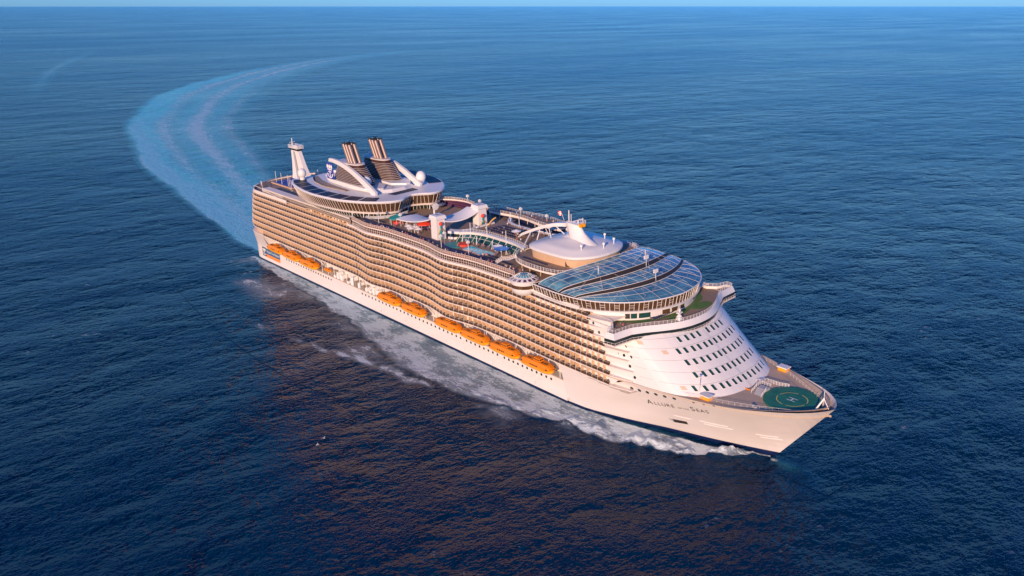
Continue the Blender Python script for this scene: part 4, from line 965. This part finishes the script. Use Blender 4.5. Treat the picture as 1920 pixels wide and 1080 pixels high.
for s in (-1, 1):
    e = [(x, s * (wave(x) - 1.2 + 0 * x)) for x in np.arange(-150, -55, 3)]
    al_.strip([(x, y, 45.9) for x, y in e], [(x, y + s * .25, 46.8) for x, y in e], 0); al_.strip([(x, y + s * .25, 46.8) for x, y in e], [(x, y - s * 4, 46.85) for x, y in e], 0); al_.strip([(x, y, 45.9) for x, y in e], [(x, y - s * 3, 45.9) for x, y in e], 0)
    al_.strip([(x, y - s * .6, 43.9) for x, y in e], [(x, y - s * .6, 45.9) for x, y in e], 1)
    for p in resample([(x, y - s * .5, 43.9) for x, y in e], 1.1): al_.tube([p, (p[0], p[1] + s * .3, 45.95)], .07, 4, 0)
    al_.tube([(x, y - s * .35, 44.9) for x, y in e], .05, 4, 0)
al_.build('side_screen', ['slab', 'louvreback_shade'], ship)
for x, y in ((-41, -9), (-44, -17), (-48, -21), (-56, -25), (-41, 9), (-44, 17), (-46, 0), (-37.5, -12), (-50, -22.5)): MB().tube([(x, y, 46.7), (x + .6, y, 49.4)], .22, 6).build('lounge_column', 'white', aft)
def curv_stairs(s):
    c = MB(); P = [(-52 + 16 * math.sin(t), s * (7 + 14 * math.cos(t)), 46.9 + 2.4 * t / 1.6) for t in np.linspace(.1, 1.6, 12)]
    c.strip(P, [(x + .9, y + s * .9, z) for x, y, z in P]); c.strip(P, [(x, y, z + .9) for x, y, z in P]); c.strip([(x + .9, y + s * .9, z - .3) for x, y, z in P], [(x + .9, y + s * .9, z + .9) for x, y, z in P]); c.build('curved_stair', 'winch', aft)
sidepair(curv_stairs)
# solar panels on the roof rim, as separate trapezoids
AI = inset_half(AHs, 1.1); AJ = inset_half(AHs, 7.6)
def arcpos(P):
    t = [0]
    for a, b in zip(P, P[1:]): t.append(t[-1] + math.dist(a, b))
    return [q / t[-1] for q in t]
def along(P, T, t): return tuple(float(np.interp(t, T, [p[k] for p in P])) for k in (0, 1))
TI, TJ = arcpos(AI), arcpos(AJ)
def panel(t0, t1):
    pm = MB(); T = np.linspace(t0, t1, 7); a = [along(AI, TI, t) for t in T]; b = [along(AJ, TI, t) for t in T]
    pm.prism(a + b[::-1], 55.7, 55.85, 0); pm.build('solar_panel', 'solar', aft)
for k in range(8): panel(.012 + k * .048, .012 + k * .048 + .0415)
for k in range(6): panel(.66 + k * .05, .66 + k * .05 + .045)
pm = MB(); pm.prism([(-51, -7.5), (-46.5, -6.2), (-47.5, 7.5), (-52, 7.5)], 55.7, 55.85, 0); pm.build('solar_panel', 'solar', aft)
# sunken brown plant wells and central machinery island
for s in (-1, 1):
    pw = MB(); P = [(x, s * float(np.interp(x, [-118, -105, -90, -72], [11, 17.5, 20, 18]))) for x in np.linspace(-116, -72, 12)]; Q = [(x, s * float(np.interp(x, [-118, -105, -90, -72], [8.5, 13, 15, 15.5]))) for x in np.linspace(-116, -72, 12)]
    pw.strip([(x, y, 55.73) for x, y in P], [(x, y, 55.73) for x, y in Q]); pw.strip([(x, y, 55.7) for x, y in P], [(x, y + s * .3, 56.3) for x, y in P]); pw.build('plant_well', 'brownroof', aft)
isl = MB(); isl.prism([(-114, -6), (-100, -12), (-78, -13.5), (-56, -11), (-52, -4), (-52, 4), (-56, 11), (-78, 13.5), (-100, 12), (-114, 6)], 55.7, 57.0, 0, pts1=[(-113, -5), (-99, -10.5), (-78, -12), (-57, -10), (-53.5, -3.5), (-53.5, 3.5), (-57, 10), (-78, 12), (-99, 10.5), (-113, 5)]); isl.build('funnel_base', 'white', aft)
for i in range(26):
    u = MB(); x, y = rnd.uniform(-113, -97), rnd.uniform(-6, 8); u.box(x - rnd.uniform(.4, 1.3), x + rnd.uniform(.4, 1.3), y - rnd.uniform(.4, .9), y + rnd.uniform(.4, .9), 56.9, 57 + rnd.uniform(.5, 1.7)); u.build('roof_machinery', 'canvas' if i % 3 else 'winch', aft)
gr = MB(); [gr.box(x, x + 2.0, y, y + 1.1, 57.02, 57.06) for x, y in ((-70, -1), (-67, -1), (-64, -1), (-61, -1), (-84, -11), (-80, -11), (-74, -10.8), (-58, -1))]; gr.build('deck_grating', 'brownroof', aft)
for x, y, r_ in ((-113.5, -19.5, 2.2), (-67, -9, 2.5), (-56, 15.5, 2.5)):
    d = MB(); d.tube([(x, y, 55.6), (x, y, 57.6)], r_ * .62, 14); d.ball((x, y, 57.0 + r_), r_, 0, 18, 12, 1.15); d.build('satellite_dome', 'white', aft, 60)
# -- funnels
def funnel(s):
    yc = s * 7.6
    def sec(z, g=0.0):
        t = (z - 57) / 10.0; x0, x1 = lerp(-97.5, -92, t), lerp(-63, -72.5, t); w_ = lerp(5.2, 3.6, t)
        cx, a = (x0 + x1) / 2, (x1 - x0) / 2
        return [(cx + (a + g) * (abs(math.cos(q)) ** .8) * (1 if math.cos(q) > 0 else -1), yc + (w_ + g) * (abs(math.sin(q)) ** .8) * (1 if math.sin(q) > 0 else -1), z) for q in np.linspace(0, 2 * math.pi, 29)[:-1]]
    fb_ = MB(); fb_.loft([sec(57), sec(60), sec(64), sec(67)], 0); fn_ = fb_.build('funnel', 'louvreback_shade', ship, 50)
    for k in range(11):
        z = 58.0 + k * .74; lvv = MB(); a, b, c = sec(z, .34), sec(z + .09, .34), sec(z + .11, 0); lvv.loft([sec(z - .02, 0), a, b, c], 0, True, False); lvv.build('funnel_louvre', 'louvre', fn_)
    cpp = MB(); cpp.loft([sec(66.9, .5), sec(67.4, .55), sec(67.5, .0)], 0); cpp.build('funnel_cap', 'louvre', fn_, 40)
    for i, (dx, dy) in enumerate(((-6.2, -1.5), (-6.2, 1.5), (-3.4, -1.7), (-3.4, 1.7), (-.9, -1.4), (-.9, 1.4), (-4.8, 0))):
        p = MB(); x0 = -75.0 + dx; p.tube([(x0, yc + dy, 66.8), (x0 - 2.4, yc + dy, 71.8), (x0 - 4.3, yc + dy, 75.9)], .98, 10, 0); p.tube([(x0 - 4.3, yc + dy, 75.9), (x0 - 4.6, yc + dy, 76.5)], .95, 10, 1); p.build('exhaust_pipe', ['chrome', 'soot'], fn_, 50)
    bl = MB(); C = smooth_curve([(-52.5, 56.9), (-58.5, 59.6), (-66, 62.6), (-74, 65.2), (-83, 67.2), (-91, 68.0), (-96.5, 67.9)], 4); rr = []
    for i, (x, z) in enumerate(C):
        t = i / (len(C) - 1); th = lerp(2.6, 1.5, t); yo = s * (7.6 + 5.9 - 1.2 * t); rr.append([(x + th * .2, yo, z + .2), (x + th * .2, yo - s * 1.3, z + .2), (x - th * .45, yo - s * 1.3, z - th), (x - th * .45, yo, z - th)])
    bl.loft(rr, 0); bl.build('funnel_blade', 'white', fn_, 25)
    eb_ = MB(); x0, x1 = -98.2, -91.0; y = yc + s * 5.75; eb_.box(x0 + .6, x1, min(y, y + s * .2), max(y, y + s * .2), 58.0, 66.0, 0); pe = eb_.build('emblem_panel', 'blue', fn_)
    em = MB(); crown_anchor(em, Matrix.Translation(((x0 + x1) / 2 + .3, y + s * .25, 58.3)) @ Matrix.Diagonal((5.6, 1, 3.7, 1))); em.build('crown_anchor_emblem', 'mark', pe)
    sk = MB(); sk.prism([(-98.5, yc - 5.6), (-62, yc - 6.0), (-56, yc - 1), (-56, yc + 1), (-62, yc + 6.0), (-98.5, yc + 5.6)], 56.9, 57.8, 0); sk.build('funnel_plinth', 'white', fn_)
sidepair(funnel)
# -- aft mast
mt = MB(); rg = []
for z, x0, x1, hw in ((47, -160, -143.5, 2.6), (50, -159.8, -145.6, 2.2), (56, -159.8, -149, 1.7), (63.2, -160, -152.3, 1.4)):
    rg.append([(x0, -hw, z), (x1, -hw * .7, z), (x1, hw * .7, z), (x0, hw, z)])
mt.loft(rg, 0); amast = mt.build('aft_mast', 'white', ship)
for i, (z0, z1) in enumerate(((47.5, 63.0),)):
    gp = MB(); gp.add([(-154.5, -2.45, 48), (-151.6, -2.38, 48), (-156.0, -1.46, 62.6), (-157.6, -1.5, 62.6)], [(0, 1, 2, 3)]); gp.build('mast_groove', 'winch', amast)
tpm = MB(); tpm.box(-160.6, -151.8, -1.6, 1.6, 63.2, 64.4, 0); tpm.box(-162, -151.2, -2.1, 2.1, 64.4, 64.8, 1); railing(tpm, [(-161.8, -2), (-151.4, -2), (-151.4, 2), (-161.8, 2), (-161.8, -2)], 64.8, 1.3, 1.2, 3, .08, 1); tpm.tube([(-160.6, 0, 64.8), (-160.3, 0, 69.5)], .4, 6, 1, .2); tpm.tube([(-160.5, -1.6, 67.2), (-160.5, 1.6, 67.2)], .14, 4, 1); tpm.box(-157, -152, -1.2, 1.2, 64.8, 66.2, 1); tpm.build('mast_platform', ['dark', 'white'], amast)
# -- aft sports court and stern deck
sd_ = MB(); e = [p for p in level_edge(8, -100, .3)]; o = [(x, -y) for x, y in e] + [(x, y) for x, y in e[::-1]][1:]; sd_.prism(o, 43.75, 44.05, 0, 1); sdk = sd_.build('stern_deck', ['slab', 'deck'], ship)
rm = MB(); ee = [(x, -y) for x, y in level_edge(8, -120, -.1)] + [(x, y) for x, y in level_edge(8, -120, -.1)[::-1]][1:]
rm.loft([ring3(ee, 43.2), ring3([(x, y) for x, y in ee], 44.9)], 0, False); rm.strip(ring3(ee, 44.9), ring3([(x + .5, y * .985) for x, y in ee], 44.9), 0); rm.build('stern_bulwark', 'slab', sdk)
ct = MB(); ct.box(-171, -146, -11, 11, 44.05, 44.6, 1); ct.box(-170, -147, -10, 10, 44.6, 44.66, 0); [ct.box(-158.1, -157.9, -6.5, 6.5, 44.67, 44.675, 2), ct.box(-166, -165.8, -6.5, 6.5, 44.67, 44.675, 2), ct.box(-150.2, -150, -6.5, 6.5, 44.67, 44.675, 2)]; ct.build('sports_court', ['court', 'beige', 'mark'], sdk)
for x, y in ((-168, -9), (-160, -9.5), (-152, -9.5), (-145, -12), (-139, -14), (-168, 9), (-160, 9.5), (-152, 9.5)):
    np_ = MB(); np_.tube([(x, y, 44), (x, y, 51.0)], .13, 5); np_.build('net_post', 'rail', sdk)
for s in (-1, 1):
    fe = MB()
    P = [(x, s * (wave(x) - 1.6 - 5.5 * sst(-150, -172, x) if False else s and s * (wave(x) - 1.4 - 8 * sst(148, 172, -x)))) for x in np.arange(-170, -126, 1.2)]
    P = [(x, s * abs(y)) for x, y in P]
    for p in P: fe.tube([(p[0], p[1], 44), (p[0], p[1], 46.6)], .07, 4)
    fe.tube([(x, y, 46.6) for x, y in P], .1, 4); fe.tube([(x, y, 45.3) for x, y in P], .05, 4)
    Q = [(x, s * (wave(x) - .6), 47.0 - 2.8 * sst(-160, -122, x)) for x in np.arange(-160, -120, 2)]; fe.tube(Q, .16, 5)
    fe.build('stern_screen', 'rail', sdk)
# -- davits
BX = [-142.2, -123.7, -104.0, -27.3, -7.6, 18.3, 36.7, 55.6, 74.8]
for x in BX:
    for dx in (-6.6, 6.6):
        d = MB(); d.box(x + dx - .25, x + dx + .25, -23.4, -19.7, 17.7, 18.3); d.tube([(x + dx, -19.9, 11), (x + dx, -22.8, 15.2), (x + dx, -25.8, 18.2)], .28, 5); d.tube([(x + dx, -26.4, 18.3), (x + dx, -26.4, 16.3)], .07, 4); d.build('davit', 'white', ship)
cl2 = MB()
for x in np.arange(-88, -38, 3.4):
    cl2.box(x, x + rnd.uniform(1.2, 2.6), -23.2, -20.2, 10.02, 10 + rnd.uniform(1.0, 4.2), 0 if rnd.random() < .75 else 1)
for x in np.arange(-96, 86, 6.2): cl2.tube([(x, -23.2, 10), (x, -23.2, 18.6)], .14, 5)
tag(cl2.build('boat_deck_fittings', ['canvas', 'brownroof'], ship), kind='stuff')
pn = MB(); pn.box(-54.6, -47.6, -19.9, -19.55, 11.5, 17.8, 0); vs = [(-51.2 + 1.6 * math.cos(t), -20.0, 14.5 + 1.3 * math.sin(t)) for t in np.linspace(0, 2 * math.pi, 9)[:-1]]; pn.add(vs, [tuple(range(8))], 1); pn.build('painted_panel', ['white', 'blue'], ship)

# ------------------------------------------------------------------ things carried on the ship
def make_lifeboat(L=17.0, name='lifeboat'):
    root = empty(name); k = L / 17.0
    hbm = MB(); secs = []
    for t, w_, zk in ((-1, 1.2, 1.0), (-.96, 1.9, .6), (-.86, 2.3, .2), (-.5, 2.4, 0), (0, 2.4, 0), (.5, 2.4, 0), (.78, 2.2, .2), (.91, 1.5, .7), (.985, .5, 1.3)):
        x = t * 8.5; secs.append([(x, -w_, 2.0), (x, -w_ * .97, 1.2), (x, -w_ * .6, zk + .15), (x, 0, zk), (x, w_ * .6, zk + .15), (x, w_ * .97, 1.2), (x, w_, 2.0), (x, 0, 2.05)])
    hbm.loft([[(a * k, b * k, c * k) for a, b, c in r_] for r_ in secs], 0); hl = hbm.build('hull_shell', ['orange'], root, 45)
    fdm = MB(); [fdm.tube([(-7.9 * k, s * 2.1 * k, 1.98 * k), (-6 * k, s * 2.36 * k, 1.98 * k), (6 * k, s * 2.36 * k, 1.98 * k), (7.7 * k, s * 2.0 * k, 1.98 * k)], .12, 5) for s in (-1, 1)]; fdm.build('rubbing_strake', 'orange2', hl)
    cb = MB(); cs = []
    for t, w0, w1, h_ in ((-.95, 1.7, 1.1, 3.0), (-.86, 2.25, 1.5, 3.6), (-.5, 2.35, 1.6, 3.85), (.45, 2.35, 1.6, 3.85), (.76, 2.15, 1.4, 3.6), (.88, 1.4, .8, 2.9)):
        x = t * 8.5; cs.append([(x, -w0, 2.0), (x, -w0 * .98, 2.7), (x, -w1, h_ - .1), (x, 0, h_), (x, w1, h_ - .1), (x, w0 * .98, 2.7), (x, w0, 2.0)])
    cb.loft([[(a * k, b * k, c * k) for a, b, c in r_] for r_ in cs], 0); can = cb.build('canopy', 'orange2', root, 30)
    wh = MB(); wh.prism([(-1.4 * k, -1.25 * k), (2.2 * k, -1.25 * k), (2.2 * k, 1.25 * k), (-1.4 * k, 1.25 * k)], 3.85 * k, 5.0 * k, 0, pts1=[(-1.1 * k, -1.0 * k), (1.7 * k, -1.0 * k), (1.7 * k, 1.0 * k), (-1.1 * k, 1.0 * k)]); who = wh.build('wheelhouse', 'orange2', root)
    wi = MB(); [wi.box((-1.1 + .78 * j) * k, (-.55 + .78 * j) * k, -1.2 * k, -1.12 * k, 4.15 * k, 4.65 * k) for j in range(4)]; [wi.box(1.95 * k, 2.04 * k, (-.9 + .95 * j) * k, (-.15 + .95 * j) * k, 4.15 * k, 4.7 * k) for j in range(2)]; wi.build('wheelhouse_window', 'glass', who)
    for j in range(4):
        x = (-2.4 + j * 1.15) * k
        for s in (-1, 1): MB().box(x, x + .75 * k, s * 2.33 * k - .04, s * 2.33 * k + .04, 2.05 * k, 2.6 * k).build('side_window', 'glass', can)
    for x in (-7.1, 6.6):
        for s in (-1, 1): MB().box(x * k - .4, x * k + .4, s * (2.28 if x < 0 else 2.2) * k - .06, s * (2.28 if x < 0 else 2.2) * k + .06, 2.15 * k, 2.6 * k).build('side_window', 'glass', can)
    for x in (-4.5, -3.4, 3.2, 4.6, 5.6):
        ht = MB(); ht.box(x * k - .3, x * k + .3, -1.0 * k, -.5 * k, 3.9 * k, 4.08 * k); ht.build('roof_hatch', 'dark', can)
    bwp = MB(); bwp.tube([(8.2 * k, 0, 2.0 * k), (8.5 * k, 0, 2.5 * k)], .15 * k, 5); bwp.box(7.4 * k, 8.3 * k, -.4 * k, .4 * k, 2.05 * k, 2.35 * k); bwp.build('bow_hook', 'orange2', root)
    return root
LB = ['sternmost orange lifeboat, hanging above the blue and orange banner', 'orange lifeboat in the middle of the three hanging near the stern', 'foremost of the three orange lifeboats near the stern, beside the small rescue boat',
      'rear orange lifeboat of the pair hanging amidships', 'front orange lifeboat of the pair hanging amidships', 'rearmost orange lifeboat in the forward row of four', 'second orange lifeboat from the rear in the forward row of four',
      'third orange lifeboat from the rear in the forward row of four', 'foremost orange lifeboat, beside the white louvre slots']
proto = make_lifeboat()
for i, x in enumerate(BX):
    o = proto if i == 0 else copy_tree(proto); o.matrix_basis = onship(x, -25.9, 11.5, 0, 1.0)
    tag(o, LB[i], 'lifeboat', 'orange lifeboats along the starboard side')
rb = make_lifeboat(7.0, 'rescue_boat'); rb.matrix_basis = onship(-90.5, -23.0, 11.6, 0, 1); tag(rb, 'small orange rescue boat just ahead of the three stern lifeboats', 'rescue boat')

# sun loungers
def lounger_mesh():
    m = MB(); m.box(-.95, .35, -.32, .32, .30, .40, 0); m.add([(.35, -.32, .30), (.35, .32, .30), (.95, .32, .75), (.95, -.32, .75), (.35, -.32, .40), (.35, .32, .40), (.90, .32, .84), (.90, -.32, .84)], [(0, 1, 2, 3), (7, 6, 5, 4), (0, 3, 7, 4), (1, 5, 6, 2), (2, 6, 7, 3)], 0)
    for x in (-.85, .3):
        for y in (-.3, .3): m.box(x - .04, x + .04, y - .04, y + .04, 0, .31, 1)
    return m.mesh('sun_lounger', ['lounge', 'loungeframe'])
lm = lounger_mesh()
def loungers(spots, label, group):
    for x, y, z, a in spots:
        o = bpy.data.objects.new('sun_lounger', lm); sc.collection.objects.link(o); o.matrix_basis = onship(x, y, z, a, 1.12); tag(o, label, 'sun lounger', group)
loungers([(24 + 1.05 * i, -23.4 - .4 * math.sin(i * .3), 46.75, R(-95)) for i in range(24) if i not in (9, 10)], 'dark blue sun lounger in the row between the near pool and the rail', 'loungers between pool and rail')
loungers([(37 + 1.1 * i, -21.0 + 2.2 * j, 46.75, R(-100)) for i in range(9) for j in range(2)], 'dark blue sun lounger in the double row forward of the near pool', 'loungers forward of the near pool')
loungers([(19 + 1.15 * i + .5 * j, -3.6 + 2.5 * j, 50.6, R(-80)) for i in range(17) for j in range(4)], 'dark blue sun lounger in the ranks on the raised centre deck', 'loungers on the raised centre deck')
loungers([(48 + 1.1 * i, 16.5 + 2.4 * j, 46.75, R(85)) for i in range(8) for j in range(3)], 'dark blue sun lounger on the far deck beside the arched white beam', 'loungers by the arched beam')
loungers([(50 + 1.2 * i, -20.6, 46.75, R(-90)) for i in range(5)], 'dark blue sun lounger under the stair by the round pod', 'loungers under the stair')
loungers([(-34 + 1.2 * i, -22.3, 46.75, R(-90)) for i in range(22)], 'dark blue sun lounger in the long row by the near rail aft', 'loungers by the near rail aft')
loungers([(-2 + 1.2 * i, 23.6, 49.6, R(90)) for i in range(8)], 'dark blue sun lounger on the far sun gallery', 'loungers on the far gallery')
loungers([(58 + 1.2 * i, -17.2, 49.7, R(-90)) for i in range(12)], 'dark blue sun lounger along the orange wall of the white dome', 'loungers by the dome')
loungers([(118 + 1.0 * i, -11 + 1.15 * j, 39.6, R(30)) for i in range(2) for j in range(8)], 'dark sun lounger on the open deck above the bridge', 'loungers above the bridge')
loungers([(-46 + 1.25 * i, -20.2 + .02 * i, 46.75, R(-75)) for i in range(9)], 'dark blue sun lounger near the foot of the aft lounge', 'loungers by the aft lounge')
loungers([(12 + 1.2 * i, 21.5, 46.75, R(80)) for i in range(22)], 'dark blue sun lounger on the far pool deck below the sun gallery', 'loungers below the sun gallery')
# parasols and tents
def parasol(x, y, z, mt, label, r_=1.9, group=None, butterfly=False):
    root = empty('parasol', onship(x, y, z)); p = MB(); p.tube([(0, 0, 0), (0, 0, 2.8)], .06, 6); p.lathe(0, 0, [(.4, 0), (.4, .1), (.05, .12)], 10); p.build('pole', 'white', root)
    c = MB(); n = 10
    rim = [(r_ * (1.0 if i % 2 == 0 else .94) * math.cos(2 * math.pi * i / n), r_ * (1.0 if i % 2 == 0 else .94) * math.sin(2 * math.pi * i / n), 2.3 if not butterfly else 3.1) for i in range(n)]
    c.add(rim + [(0, 0, 3.0 if not butterfly else 2.5)], [(i, (i + 1) % n, n) for i in range(n)]); c.add([(a, b, zz - .06) for a, b, zz in rim] + [(0, 0, 2.94 if not butterfly else 2.44)], [((i + 1) % n, i, n) for i in range(n)]); c.build('canopy', mt, root)
    return tag(root, label, 'parasol', group)
parasol(42.6, -15.2, 46.75, 'bluecanvas', 'large blue upturned parasol beside the near pool', 3.2, None, True); parasol(38.8, -14.2, 46.75, 'canvas', 'white upturned parasol beside the large blue one', 2.4, None, True)
for x, y in ((-16.5, -19.5), (-13, -18), (-12.5, -21), (-9, -19.4)): parasol(x, y, 46.75, 'canvas', 'white parasol on the near deck below the swept canopy', 2.0, 'white parasols below the swept canopy')
parasol(36, -1.5, 50.6, 'canvas', 'white parasol on the raised centre deck beside the arched beam', 2.2); parasol(40.5, 3.5, 50.6, 'bluecanvas', 'small blue parasol on the raised centre deck', 1.6)
tt = empty('red_tent', onship(-11.5, -14, 46.75)); c = MB(); c.lathe(0, 0, [(3.6, 3.0), (3.5, 3.3), (1.2, 4.3), (.05, 4.8)], 12); c.build('canopy', 'red', tt); c = MB(); [c.tube([(3.2 * math.cos(a), 3.2 * math.sin(a), 0), (3.2 * math.cos(a), 3.2 * math.sin(a), 3.1)], .1, 5) for a in (.4, 1.97, 3.5, 5.1)]; c.build('pole', 'white', tt)
tag(tt, 'bright red awning tent beside the white tower', 'tent')
tt = empty('teal_canopy', onship(-31, -15.5, 46.75)); c = MB(); c.lathe(0, 0, [(4.3, 2.6), (4.2, 2.9), (1.4, 3.9), (.9, 4.0), (.9, 4.5), (.05, 4.7)], 16); c.build('canopy', 'teal', tt); c = MB(); [c.tube([(3.8 * math.cos(a), 3.8 * math.sin(a), 0), (3.8 * math.cos(a), 3.8 * math.sin(a), 2.7)], .1, 5) for a in np.arange(0, 6.28, .785)]; c.build('pole', 'white', tt); c = MB(); c.lathe(0, 0, [(2.4, 0), (2.4, 1.2), (.05, 1.25)], 16); c.build('counter', 'red', tt)
tag(tt, 'round teal canopy near the columns of the aft lounge', 'canopy')
# flag on the forward mast
fg_ = empty('flag', onship(63.0, -1.1, 64.9)); f = MB(); nx = 8
fl = [[(-2.2 * i / nx, .18 * math.sin(i * 1.1), j) for i in range(nx + 1)] for j in (-.85, -.15, .15, .85)]
for a, b, mi in ((0, 1, 0), (1, 2, 1), (2, 3, 0)): f.strip(fl[a], fl[b], mi)
f.strip([(-2.2 * t - .0, .18 * math.sin(t * 8 * 1.1) - .03, -.85) for t in (.30, .46)], [(-2.2 * t, .18 * math.sin(t * 8 * 1.1) - .03, .85) for t in (.30, .46)], 1); f.build('cloth', ['red', 'mark'], fg_); tag(fg_, 'red flag with a white cross on the forward mast', 'flag')
# people on deck, seen from far above
SKIN = mat('skin', (.55, .36, .27), .6); M['skin'] = SKIN; M['hair'] = mat('hair', (.06, .04, .03), .7)
for nmx, c in (('shirt_white', (.75, .74, .72)), ('shirt_red', (.5, .06, .05)), ('shirt_blue', (.06, .1, .3)), ('shorts', (.12, .12, .16))): M[nmx] = mat(nmx, c, .8)
def person_mesh(shirt, stride):
    m = MB()
    for s in (-1, 1): m.tube([(s * stride, s * .1, .02), (s * stride * .6, s * .1, .45), (0, s * .09, .88)], .065, 6, 2 if s else 0, .1)
    for s in (-1, 1): m.tube([(s * stride + .1, s * .1, .03), (s * stride - .08, s * .1, .04)], .05, 5, 0)
    m.lathe(0, 0, [(.15, .82), (.17, .98), (.15, 1.12), (.19, 1.35), (.17, 1.46), (.06, 1.52)], 10, 1, .7, 1); m.tube([(0, 0, 1.48), (.01, 0, 1.58)], .055, 6, 0)
    for s in (-1, 1): m.tube([(0, s * .2, 1.42), (-s * stride * .6, s * .25, 1.12), (-s * stride * .6 + .08, s * .24, .84)], .05, 5, 0, .035)
    m.ball((.015, 0, 1.68), .105, 0, 10, 7, 1.15); m.ball((-.015, 0, 1.72), .108, 3, 10, 7, 1.05)
    return m.mesh('person', ['skin', shirt, 'shorts', 'hair'], 50)
pms = {('white', 0): person_mesh('shirt_white', .12), ('red', 0): person_mesh('shirt_red', .16), ('blue', 0): person_mesh('shirt_blue', .08)}
def people(spots, z, where, grp):
    for x, y in spots:
        c = rnd.choice(('white', 'red', 'blue')); o = bpy.data.objects.new('person', pms[(c, 0)]); sc.collection.objects.link(o); o.matrix_basis = onship(x, y, z, rnd.uniform(0, 6.28), 1.0)
        tag(o, 'person in a %s shirt standing %s' % (c, where), 'person', 'people %s, %s shirts' % (grp, c))
people([(rnd.uniform(-48, 60), -1) for _ in range(0)], 46.75, '', '')
people([(x, -(wave(x) - 1.5 - rnd.uniform(0, 1.0))) for x in [rnd.uniform(-45, 58) for _ in range(36)]], 46.75, 'along the near pool deck rail', 'along the pool deck rail')
people([(rnd.uniform(12, 46), -rnd.uniform(11.5, 14)) for _ in range(22)], 46.75, 'at the foot of the glass wall', 'at the glass wall')
people([(rnd.uniform(55, 66), -rnd.uniform(23, 25.5)) for _ in range(10)], 46.75, 'near the round pod', 'near the round pod')
people([(rnd.uniform(105, 118), -rnd.uniform(23.5, 25)) for _ in range(7)], 39.6, 'on the deck over the bridge wing', 'over the bridge wing')
people([(rnd.uniform(-12, 40), rnd.uniform(22.5, 25.5)) for _ in range(14)], 49.62, 'on the far sun gallery', 'on the far gallery')
people([(30 + 11.5 * math.cos(t), -17.6 - 4.6 * math.sin(t)) for t in [rnd.uniform(0, 6.28) for _ in range(26)]], 46.75, 'round the near pool', 'round the near pool')
people([(rnd.uniform(-34, -8), rnd.uniform(-22, -11)) for _ in range(24)], 46.75, 'among the parasols and tents aft', 'among the parasols aft')
people([(rnd.uniform(18, 46), rnd.uniform(-6.5, 6.5)) for _ in range(20)], 50.62, 'on the raised centre deck', 'on the raised centre deck')
# two gulls over the dark water
M['gull'] = mat('gull_white', (.75, .70, .62), .7)
for x, y, z, a, lb in ((60.0, -109.5, 3.2, .4, 'pale seabird low over the dark water, the upper of two'), (62.6, -113.2, 3.0, .9, 'pale seabird low over the dark water, the lower of two')):
    g = MB(); g.loft([[(t, r_ * math.cos(q), r_ * .8 * math.sin(q)) for q in np.linspace(0, 2 * math.pi, 9)[:-1]] for t, r_ in ((-.5, .02), (-.35, .1), (0, .16), (.25, .12), (.36, .09), (.48, .09), (.6, .01))], 0)
    for s in (-1, 1): g.add([(.18, s * .1, .03), (-.14, s * .1, .03), (-.2, s * .6, .2), (.14, s * .62, .22), (-.34, s * 1.25, .08)], [(0, 1, 2, 3) if s > 0 else (3, 2, 1, 0), (3, 2, 4) if s > 0 else (4, 2, 3)], 0)
    o = g.build('seabird', 'gull', None, 60); o.matrix_basis = Matrix.Translation((x, y, z)) @ Matrix.Rotation(a, 4, 'Z'); tag(o, lb, 'seabird')
